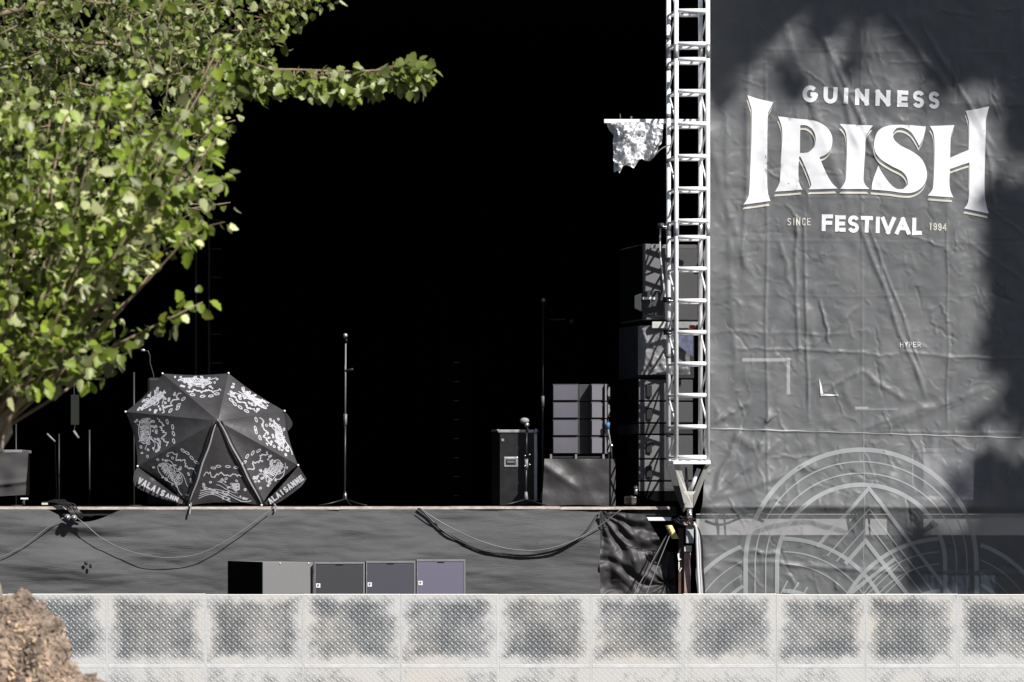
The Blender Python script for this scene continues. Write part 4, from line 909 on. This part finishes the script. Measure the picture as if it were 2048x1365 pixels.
# ================================================================ FRONT SPEAKERS behind the barrier
ZF = .95
rs = solo('front_riser', MB().box(X(440,38.7), X(940,38.7), 38.35, 39.1, .0, ZF-.01).box(X(436,38.7), X(944,38.7), 38.32, 39.12, ZF-.008, ZF), m_void, 'low black bench under the front speakers', 'bench', bevel=.004)
def front_spk(xa, xb, ytop, gm_, label):
    D = 38.45; s = empty('front_speaker', P((xa+xb)/2,0,D), label, 'speaker', 'front speakers behind the barrier'); s.location.z = ZF; WL[s.name].z = ZF
    z0, z1 = ZF, P(0,ytop,D).z; x0, x1 = X(xa,D), X(xb,D)
    obj('cabinet', MB().box(x0, x1, D, D+.45, z0, z1), m_cab, s, bevel=.004)
    t = .016
    for b in ((x0,x1,z1-t-.006,z1),(x0,x0+.010,z0,z1-t-.0065),(x1-t,x1,z0,z1-t-.0065)): obj('edge_trim', MB().box(b[0],b[1],D-.012,D-.001,b[2],b[3]), m_trim, s, bevel=.002)
    obj('grille', MB().box(x0+.0105, x1-t-.0005, D-.007, D-.001, z0, z1-t-.007), gm_, s)
    cx = x0+.20*(x1-x0)+.12; obj('top_handle', MB().box(x0+.43*(x1-x0), x0+.57*(x1-x0), D-.014, D-.0075, z1-t-.016, z1-t-.004), m_blacktape, s, bevel=.002)
    bx, bz = X(xa+3,D), P(0,1180-(1122-ytop)*1.0-6,D).z
    bdg = obj('badge', MB().box(bx, bx+.044, D-.012, D-.0075, bz, bz+.044), m_print, s, bevel=.003)
    obj('badge_mark', MB().box(bx+.014, bx+.031, D-.0135, D-.0122, bz+.022, bz+.034).box(bx+.014, bx+.020, D-.0135, D-.0122, bz+.010, bz+.0218), m_blacktape, bdg)
front_spk(629, 729.5, 1124, m_grille_a, 'front speaker with the darkest grey grille, beside the turned cabinet')
front_spk(732, 831, 1122, m_grille_b, 'middle front speaker with a slate grey grille')
front_spk(833.5, 931, 1119, m_grille_c, 'rightmost front speaker with a violet grey grille')
s = empty('turned_speaker', P(560,0,38.6), 'turned speaker cabinet with a grey felt side and an unlit face painted black', 'speaker'); s.location.z = ZF; WL[s.name].z = ZF
A = P(525.5,0,38.36); B = P(457.5,0,39.0); Cc = P(626,0,38.5); E = B+Cc-A; z1 = P(0,1125,38.4).z
obj('cabinet', MB().prism([(A.x,A.y),(Cc.x,Cc.y),(E.x,E.y),(B.x,B.y)], ZF, z1), M('grey_felt', (.20,.196,.199), .95, var=.03, vscale=40, bump=.3, bscale=120, bdist=.001), s, bevel=.004)
t_ = (B-A).normalized(); n_ = Vector((-t_.y, t_.x, 0)); n_ = n_ if n_.x < 0 else -n_; a_ = A+n_*.012; b_ = B+n_*.012
obj('shaded_face', MB().prism([(a_.x,a_.y),(A.x+n_.x*.002,A.y+n_.y*.002),(B.x+n_.x*.002,B.y+n_.y*.002),(b_.x,b_.y)][::-1], ZF, z1+.004), m_void, s)  # near-black sheet paints the shade on the face turned from the sun
for px in (560, 617): obj('rivet', MB().ball(P(px,1127,38.36+(px-525)*.0014-.005), .008), m_print, s, smooth=True)

# ================================================================ CROWD BARRIER
BD = 37.0; BX = [-170,15,214,411,606,801,996,1182,1366,1553,1731,1916,2110,2300]
BL = ['at the far left edge of view beside the tree bark','half hidden behind the brown bark mound','with a dark upper middle patch, right of the bark mound','below the left part of the umbrella side','below the shaded face of the turned speaker','below the middle front speaker','below the rightmost front speaker and bare skirt','below the end of the grey skirt','directly below the truss foot and rusty post','below the left side of the ring motif','below the middle of the ring motif','below the right side of the ring motif','at the far right edge of view']
BT = P(0,1188.5,BD).z; BM = P(0,1333,BD).z
for i in range(len(BX)-1):
    xa, xb = X(BX[i],BD), X(BX[i+1],BD); dy = random.uniform(-.004,.004); tz = random.uniform(-.004,.004)
    b = empty('crowd_barrier', ((xa+xb)/2, BD, 0), 'tread plate crowd barrier '+BL[i], 'crowd barrier', 'crowd barriers in front of the stage')
    def sheet(name, z0, z1, yy, v0=0, v1=1):
        o_ = obj(name, MB().box(xa+.012, xb-.012, yy, yy+.004, z0, z1), m_tread, b)
        me = o_.data; uvl = me.uv_layers.new(name='UVMap'); L0 = WL[o_.name]
        for lp in me.loops:
            co = me.vertices[lp.vertex_index].co; uvl.data[lp.index].uv = ((co.x+L0.x-xa)/(xb-xa), v0+(v1-v0)*(co.z+L0.z-z0)/(z1-z0))
        return o_
    sheet('tread_plate', BM+.02, BT-.012+tz, BD+dy)
    sheet('kick_plate', .06, BM-.016, BD+dy-.0005, .9, 1)
    obj('cross_rail', MB().box(xa+.012, xb-.012, BD+dy-.0015, BD+dy+.03, BM-.0155, BM+.0195), m_frame, b, bevel=.003)
    obj('top_rim', MB().box(xa+.002, xb-.002, BD+dy-.0018, BD+dy+.05, BT-.0115+tz, BT+tz), m_rim, b, bevel=.003)
    for q in (0, 1):
        xx = xa+.0004 if q == 0 else xb-.0114
        obj('side_post', MB().box(xx, xx+.010, BD+dy-.0012, BD+dy+.04, .03, BT-.012+tz), m_frame, b, bevel=.001)
        x2 = xa+.12 if q == 0 else xb-.12
        obj('rear_strut', MB().tube([(x2,BD+.05,BT-.06),(x2,BD+1.0,.05)], .02, 8), m_alu, b, smooth=True)
    obj('foot_plate', MB().box(xa+.02, xb-.02, BD+.06, BD+1.05, .01, .03), m_alu, b)

# ================================================================ LEAVES
def leaf_shape():
    # ovate, shallow lobed blade folded on its midrib; x across, y along, z fold
    half = [(0,0),(.26,-.03),(.46,.16),(.40,.34),(.47,.52),(.30,.68),(.22,.86),(0,1.04)]
    V = [(0,.0,0),(0,.5,0),(0,1.04,0)]; Rg = []; Lf = []
    for x, y in half[1:-1]:
        Rg.append(len(V)); V.append((x, y, .22*x)); 
    for x, y in half[1:-1]:
        Lf.append(len(V)); V.append((-x, y, .22*x))
    F_ = []
    for s, flip in ((Rg, False), (Lf, True)):
        ring = [0]+s+[2]
        for k in range(len(ring)-1):
            t = (1, ring[k], ring[k+1]); F_.append(t if not flip else t[::-1])
    return np.array(V, float), F_
LV, LF = leaf_shape()
class Leaves:
    def __init__(s): s.p = []; s.r = []; s.sz = []; s.t = []
    def add(s, p, fwd, nrm, size, tone, yel): s.p.append(p); s.r.append((fwd, nrm)); s.sz.append(size); s.t.append((tone, yel, 0, 1))
    def build(s, name, m, parent):
        nL = len(s.p); nv = len(LV); verts = np.zeros((nL, nv, 3))
        for i in range(nL):
            f = Vector(s.r[i][0]).normalized(); n_ = Vector(s.r[i][1]); n_ = (n_-f*n_.dot(f))
            n_ = n_.normalized() if n_.length > 1e-4 else f.orthogonal().normalized(); a = f.cross(n_)
            R = np.array([a, f, n_]); w_ = LV.copy(); w_[:,2] += -.18*w_[:,1]**2*random.uniform(-.6,1.2)
            w_[:,0] *= random.uniform(.8,1.05)
            verts[i] = (w_@R)*s.sz[i]+np.array(s.p[i])
        L0 = np.array(WL[parent.name]); verts = (verts-L0).reshape(-1, 3)
        fa = np.array(LF); faces = (fa[None]+(np.arange(nL)*nv)[:,None,None]).reshape(-1, 3)
        me = bpy.data.meshes.new(name); me.from_pydata(verts.tolist(), [], faces.tolist()); me.update()
        ca = me.color_attributes.new('tone', 'FLOAT_COLOR', 'POINT'); ca.data.foreach_set('color', np.repeat(np.array(s.t), nv, 0).ravel())
        me.materials.append(m); me.shade_smooth(); return link(name, me, WL[parent.name], parent)
def rv(): return Vector((random.gauss(0,1), random.gauss(0,1), random.gauss(0,1))).normalized()
def leaf_on(Lv, p, tdir, size, tonerange=(.3,1.5), yel=.10):
    out = (rv()+Vector((0,0,-.35))+tdir*.35).normalized(); pet = p+out*size*.55
    nrm = (rv()*.75+Vector((.25,-.55,.5))); 
    if random.random() < .28: nrm = -nrm
    y = random.random(); Lv.add(pet, out+Vector((0,0,-.35)), nrm, size*random.uniform(.7,1.15), random.uniform(*tonerange), .75*random.random() if y < yel else random.random()*.12)
def bez(a, c, b, n_=14):
    return [a*(1-t)**2+c*2*t*(1-t)+b*t*t for t in [k/(n_-1) for k in range(n_)]]

TD = 17.0
tr = empty('poplar_tree', P(-110,1365,TD), 'leafy green poplar with shoots fanning from a pale trunk at the left', 'tree'); tr.location.z = 0; WL[tr.name].z = 0
def bark_tube(pts, rad, nseg=60, nr=28, amp=.03, fr=9):
    out = MB(); q = [Vector(p) for p in pts]; L_ = len(q)
    def at(t):
        f = t*(L_-1); i = min(int(f), L_-2); f -= i; f = f*f*(3-2*f) if L_ > 2 else f
        return q[i].lerp(q[i+1], f), rad[i]+(rad[i+1]-rad[i])*f
    def fn(u, v):
        c, r = at(v); a = 2*pi*u; p = c+Vector((cos(a), sin(a), 0))*r
        k = amp*(nz(p.x*fr, p.y*fr, p.z*fr*.4)+.5*abs(nz(p.x*fr*3, p.y*fr*3, p.z*fr))); return c+Vector((cos(a), sin(a), 0))*(r+k)
    return out.grid(fn, nr, nseg)
tb = bark_tube([(P(-100,0,TD).x,TD,-.1),(P(-100,0,TD).x,TD,1.0),P(-98,1215,TD),P(-125,1050,TD),P(-42,865,TD),P(-46,800,TD),P(-90,500,TD),P(-120,-100,TD)], [.36,.30,.25,.15,.14,.15,.13,.08], 90)
obj('trunk', tb, m_bark, tr, smooth=True)
# shaggy burl swelling out of the trunk
def burl_pt(c, r, d):
    q = d*6; k = 1+.20*nz(d.x*2.2, d.y*2.2, d.z*2.2)+.11*nz(q.x, q.y, q.z)+.06*abs(nz(q.x*3, q.y*3, q.z*3))+.05*nz(q.x*7,q.y*7,q.z*7)
    return c+Vector((d.x*r[0], d.y*r[1], d.z*r[2]))*k
bc = P(-95, 1500, TD-.12); br = (.66,.42,.67)
mb = MB(); nu, nv = 200, 130
mb.grid(lambda u, v: burl_pt(bc, br, Vector((cos(2*pi*u)*sin(pi*v), sin(2*pi*u)*sin(pi*v), cos(pi*v)))), nu, nv)
m_burl = M('burl_bark', (.31,.235,.18), .9, var=.75, vscale=9, bump=1, bscale=34, bdist=.06)
bo = obj('burl', mb, m_burl, tr, smooth=False)
# loose bark flakes
def flakes(cols, count, seed, name):
    random.seed(seed); mb = MB()
    for k in range(count):
        d = rv(); 
        if d.y > .35: d.y = -d.y
        p = burl_pt(bc, br, d); s = random.uniform(.003,.013); t = d.orthogonal().normalized(); t = Matrix.Rotation(random.uniform(0,6.3), 3, d) @ t; b = d.cross(t); lift = d*s*random.uniform(.3,1.3)
        mb.add([p-t*s-b*s*.4, p+t*s*1.2-b*s*.35+lift*.6, p+t*s*.9+b*s*.5+lift, p-t*s*.8+b*s*.45+lift*.3], [(0,1,2,3)])
    return obj(name, mb, cols, bo)
flakes(M('dark_bark_flake', (.25,.185,.14), .9, var=.4), 6000, 3, 'bark_flakes')
flakes(M('tan_bark_flake', (.46,.32,.20), .7, var=.5), 2200, 4, 'bark_flakes')
flakes(M('pale_wood_chip', (.75,.48,.28), .6, var=.2), 260, 5, 'wood_chips')
random.seed(21)
CROWN = [(-80,-80),(660,-80),(640,0),(560,28),(545,60),(520,95),(490,95),(500,130),(462,180),(440,215),(425,300),(385,345),(400,380),(380,420),(395,465),(365,490),(325,515),(285,530),(235,570),(205,605),(150,630),(222,735),(190,762),(130,745),(100,775),(35,790),(20,800),(-80,830)]
HOLES = [(308,198,34),(345,330,26),(300,250,22),(270,560,14),(240,690,28),(480,30,30),(440,45,26),(350,455,18),(120,330,22),(200,650,24),(75,260,18),(200,300,22),(30,330,20),(160,440,18),(60,480,20),(230,400,16),(110,600,22),(300,360,18),(380,300,18),(60,700,16),(250,120,16),(150,200,18),(400,190,16),(20,120,16)]
def ok(x, y): return inside((x, y), CROWN) and all(hypot(x-a, y-b) > c for a, b, c in HOLES)
Lv = Leaves(); tw_ = MB(); sh_ = MB()
org = [P(-30,890,TD), P(-20,850,TD), P(-35,810,TD)]
ends = [(60,150),(140,190),(215,160),(295,210),(430,110),(455,90),(380,200),(425,250),(340,250),(300,300),(420,290),(400,330),(360,380),(405,440),(330,400),(290,420),(370,480),(320,520),(250,480),(255,560),(210,600),(60,300),(100,240),(160,300),(20,230),(40,420),(120,420),(200,420),(175,520),(90,520),(130,610),(220,720),(185,750),(60,640),(20,560),(405,605)]
for k, (ex, ey) in enumerate(ends):
    a = random.choice(org)+Vector((random.uniform(-.04,.06), random.uniform(-.1,.1), random.uniform(-.05,.05))); Db = TD+random.uniform(-.7,.9)
    if (ex, ey) == (405,605): Db = TD; a = P(40,790,TD)
    b = P(ex, ey, Db); c = a.lerp(b, .5)+Vector((.10,0,-.06))*random.uniform(.3,1.2)*(b-a).length*.5
    if (ex, ey) == (405,605): c = P(230,690,TD)
    pts = bez(a, c, b, 22); ln = (b-a).length; (tw_ if ey > 350 or k % 3 else sh_).tube(pts, [.011*(1-.75*i/21) for i in range(22)], 6)
    for i in range(4, 22):
        p = pts[i]; td = (pts[min(i+1,21)]-pts[i-1]).normalized(); px = 1024+p.x*F/p.y; py = HOR-(p.z-EYE)*F/p.y
        for q in range(2 if (ex, ey) != (405,605) else (3 if i > 3 else 1)):
            if (ex, ey) == (405,605) or ok(px, py): leaf_on(Lv, p+rv()*.03, td, random.uniform(.040,.074))
cand = 0
while cand < 225:
    x = random.uniform(-60,650); y = random.uniform(-70,800)
    if not ok(x, y) or (y < 330 and random.random() < min(.97, (340-y)/200)) or x > 470: continue
    cand += 1; D = TD+random.uniform(-.7,1.2); a = P(x, y, D)
    dr = (P(x,y,D)-P(-60,950,D)).normalized()*.8+rv()*.35; dr.y *= .6; dr.normalize(); ln = random.uniform(.10,.24)
    big = random.uniform(.8,1.15)*(1 if y > 300 else .85)
    pts = [a+dr*ln*q/6+Vector((0,0,-.03*(q/6)**2)) for q in range(7)]; tw_.tube(pts, [.0028*(1-.1*q) for q in range(7)], 5)
    for q in range(7):
        for _ in range(2 if q < 6 else 3):
            if random.random() < .85: leaf_on(Lv, pts[q]+rv()*.012, dr, random.uniform(.036,.068)*big)
Lv.build('leaves', m_leaf, tr); obj('twigs', tw_, m_twig, tr, smooth=True); obj('green_shoots', sh_, m_shoot, tr, smooth=True)

# farther poplar: finer grey green leaves, upper left, with the long side branch
T2 = 22.0
t2 = empty('grey_poplar_tree', P(-260,1365,T2), 'grey green poplar behind with a long leafy branch reaching right across the dark stage', 'tree'); t2.location.z = 0; WL[t2.name].z = 0
obj('trunk', bark_tube([(P(-260,0,T2).x,T2,-.1),P(-260,900,T2),P(-230,300,T2),P(-200,-200,T2)], [.30,.26,.2,.1], 60), m_bark, t2, smooth=True)
L2 = Leaves(); tb2 = MB()
def branch(ptsp, r0, r1, leaves=None, per=3, size=(.045,.07), m_=None, jit=.05, drop=.25):
    q = [P(x, y, D) for x, y, D in ptsp]; out = []
    for i in range(len(q)-1):
        p0 = q[max(i-1,0)]; p1 = q[i]; p2 = q[i+1]; p3 = q[min(i+2,len(q)-1)]
        for k in range(8):
            t = k/8; out.append(.5*((2*p1)+(p2-p0)*t+(2*p0-5*p1+4*p2-p3)*t*t+(-p0+3*p1-3*p2+p3)*t**3))
    out.append(q[-1]); n_ = len(out); tb2.tube(out, [r0+(r1-r0)*i/(n_-1) for i in range(n_)], 7)
    if leaves:
        for i in range(n_):
            f = i/(n_-1)
            if f < leaves[0] or f > leaves[1]: continue
            for _ in range(per):
                o_ = Vector((random.gauss(0,jit), random.gauss(0,jit), random.gauss(-drop*.12,jit*.8))); 
                if _ % 3 == 0: tb2.tube([out[i], out[i]+o_], .0025, 4)
                leaf_on(L2, out[i]+o_, Vector((1,0,-.2)), random.uniform(*size), (.6,1.25), .05)
branch([(-60,40,22),(60,15,22),(150,-10,22)], .02, .014)
branch([(100,80,22),(230,90,22),(330,105,22),(440,124,22),(470,128,22)], .011, .007)
branch([(470,128,22),(520,138,22),(600,140,22),(690,143,22),(760,140,22),(815,130,22),(840,121,22)], .008, .003, (0,1), 9, (.050,.075), jit=.045, drop=.5)
branch([(480,100,22),(500,130,22),(520,160,22)], .006, .003, (0,1), 9, (.05,.07), jit=.05)
branch([(640,150,22),(670,165,22),(700,172,22)], .004, .002, (0,1), 3, (.045,.06), jit=.03)
branch([(250,200,22),(300,165,22),(355,115,22),(395,20,22)], .008, .004)
branch([(110,155,22),(200,175,22),(280,172,22),(340,168,22)], .007, .004)
branch([(560,-20,22),(545,20,22),(530,55,22),(520,80,22),(500,110,22)], .006, .003, (0,1), 7, (.035,.055), jit=.06)
branch([(640,-30,22),(610,-10,22),(570,10,22)], .005, .003, (0,1), 6, (.04,.055), jit=.05)
branch([(180,5,22),(300,12,22),(420,8,22),(480,-5,22)], .008, .005)
cnt = 0
while cnt < 620:
    x = random.uniform(-60,470); y = random.uniform(-70,470)
    if not ok(x, y) or (y > 200 and random.random() < (y-200)/300) : continue
    cnt += 1; D = T2+random.uniform(-.8,1.6); a = P(x, y, D); dr = (rv()+Vector((.6,0,-.1))).normalized(); ln = random.uniform(.12,.28)
    pts = [a+dr*ln*q/5 for q in range(6)]; tb2.tube(pts, .003, 4)
    for q in range(6):
        for _ in range(2): leaf_on(L2, pts[q]+rv()*.02, dr, random.uniform(.030,.056), (.3,1.1), .06)
L2.build('leaves', m_leaf2, t2); obj('branches', tb2, m_twig, t2, smooth=True)

# tall poplar out of view to the right: its crown shades the banner
SPOTS = [(1450,20,60,60,1),(1480,90,30,40,.8),(1440,160,25,60,.5),(1560,10,60,26,1),(1650,0,60,26,1),(1640,70,20,35,.8),(1540,60,24,30,.6),(1740,20,40,40,.9),(1800,10,60,40,1),(1850,60,50,50,1),(1920,50,70,60,1.2),(1900,130,40,50,1.1),(1935,100,40,40,1),(2000,60,60,80,1.2),(2040,150,40,70,1.1),(2040,250,34,50,1),(1580,150,12,50,.35),(1700,110,12,50,.3),
 (1990,400,24,50,.8),(2030,430,30,70,1.1),(2010,520,34,60,1.1),(2044,600,40,60,1.2),(2010,640,26,50,.9),(2000,700,24,50,.9),(2044,720,30,60,1.1),(2036,800,30,40,1),(1960,840,20,10,.3),(2046,850,12,30,.6),
 (1990,960,60,40,1),(1920,1000,36,28,.8),(2040,1000,40,60,1.2),(1840,1085,40,26,1),(1870,1120,50,36,1.1),(1940,1080,60,40,1.2),(2020,1080,50,60,1.2),(1900,1160,70,24,1.1),(2000,1170,60,30,1.2),(1830,1160,20,20,.6),
 (2140,100,70,90,1.3),(2140,300,70,90,1.3),(2150,500,70,90,1.3),(2150,700,70,90,1.3),(2150,900,70,90,1.3),(2150,1100,70,90,1.3),(1700,-80,180,50,1.2),(1950,-80,140,60,1.3),(1500,-80,120,50,1.2)]
t3 = empty('shade_tree', Vector((16.6,28.1,0)), 'tall poplar out of view at the right whose crown shades the banner', 'tree')
obj('trunk', bark_tube([(16.6,28.1,-.1),(16.6,28.1,8),(16.4,28.1,16),(16.2,28.1,22)], [.5,.4,.25,.08], 60), m_bark, t3, smooth=True)
L3 = Leaves(); b3 = MB(); random.seed(77)
for x, y, rx, ry, dn in SPOTS:
    cen = P(x, y, 40)+SUN*20; zt_ = cen.z-.3
    b3.tube([Vector((16.4,28.1,min(zt_, 21.5))), (Vector((16.4,28.1,zt_))+cen)/2+Vector((0,0,-.1)), cen], [.04,.02,.01], 5)
    nn = int(rx*ry*dn*.027)+9
    for k in range(nn):
        a = random.uniform(0, 2*pi); r = sqrt(random.random()); q = P(x+rx*r*cos(a), y+ry*r*sin(a), 40)+SUN*(20+random.uniform(-1.6,1.6))
        L3.add(q, rv(), rv()*.5+SUN, random.uniform(.11,.19), random.uniform(.5,1.3), .05)
L3.build('leaves', m_leaf, t3); obj('limbs', b3, m_twig, t3)

# unseen trees, added to dim the sky light, behind the photographer: they close off the low sky in front of the stage
random.seed(31); LB = Leaves()
spots = [(-34,22),(-31,8),(-27,-5),(-18,-14),(-7,-18),(5,-19),(16,-14),(27,-6),(34,8),(38,22)]
names = ['beyond the left tree','left of the photographer','at the back left corner','behind left','right behind the photographer','just right behind the photographer','behind right','at the back right corner','right of the photographer','beyond the right side of the stage front']
m_core = M('inner_foliage', (.035,.055,.018), .9, var=.5, vscale=2, bump=1, bscale=3, bdist=.4)
for (x, y), nm in zip(spots, names):
    t_ = empty('sky_block_tree', Vector((x,y,0)), 'broad dark tree added to block sky '+nm, 'tree', 'unseen trees added to block sky')
    h_ = random.uniform(15,18)
    obj('trunk', bark_tube([(x,y,-.1),(x,y,2.5),(x,y,8)], [.45,.35,.2], 20, 14), m_bark, t_, smooth=True)
    def cr(u, v, x=x, y=y, h_=h_):
        d = Vector((cos(2*pi*u)*sin(pi*v), sin(2*pi*u)*sin(pi*v), cos(pi*v))); k = 1+.35*nz(d.x*2+x, d.y*2+y, d.z*2)+.2*nz(d.x*6+x, d.y*6, d.z*6)
        return Vector((x, y, h_*.54))+Vector((d.x*6.5, d.y*6.5, d.z*h_*.47))*k
    obj('crown', MB().grid(cr, 48, 30), m_core, t_)
    lv = Leaves()
    for k in range(1500):
        q = cr(random.random(), random.uniform(.05,.95)); lv.add(q+rv()*.3, rv(), rv(), random.uniform(.2,.45), random.uniform(.4,1.2), .05)
    lv.build('leaves', m_leaf, t_)
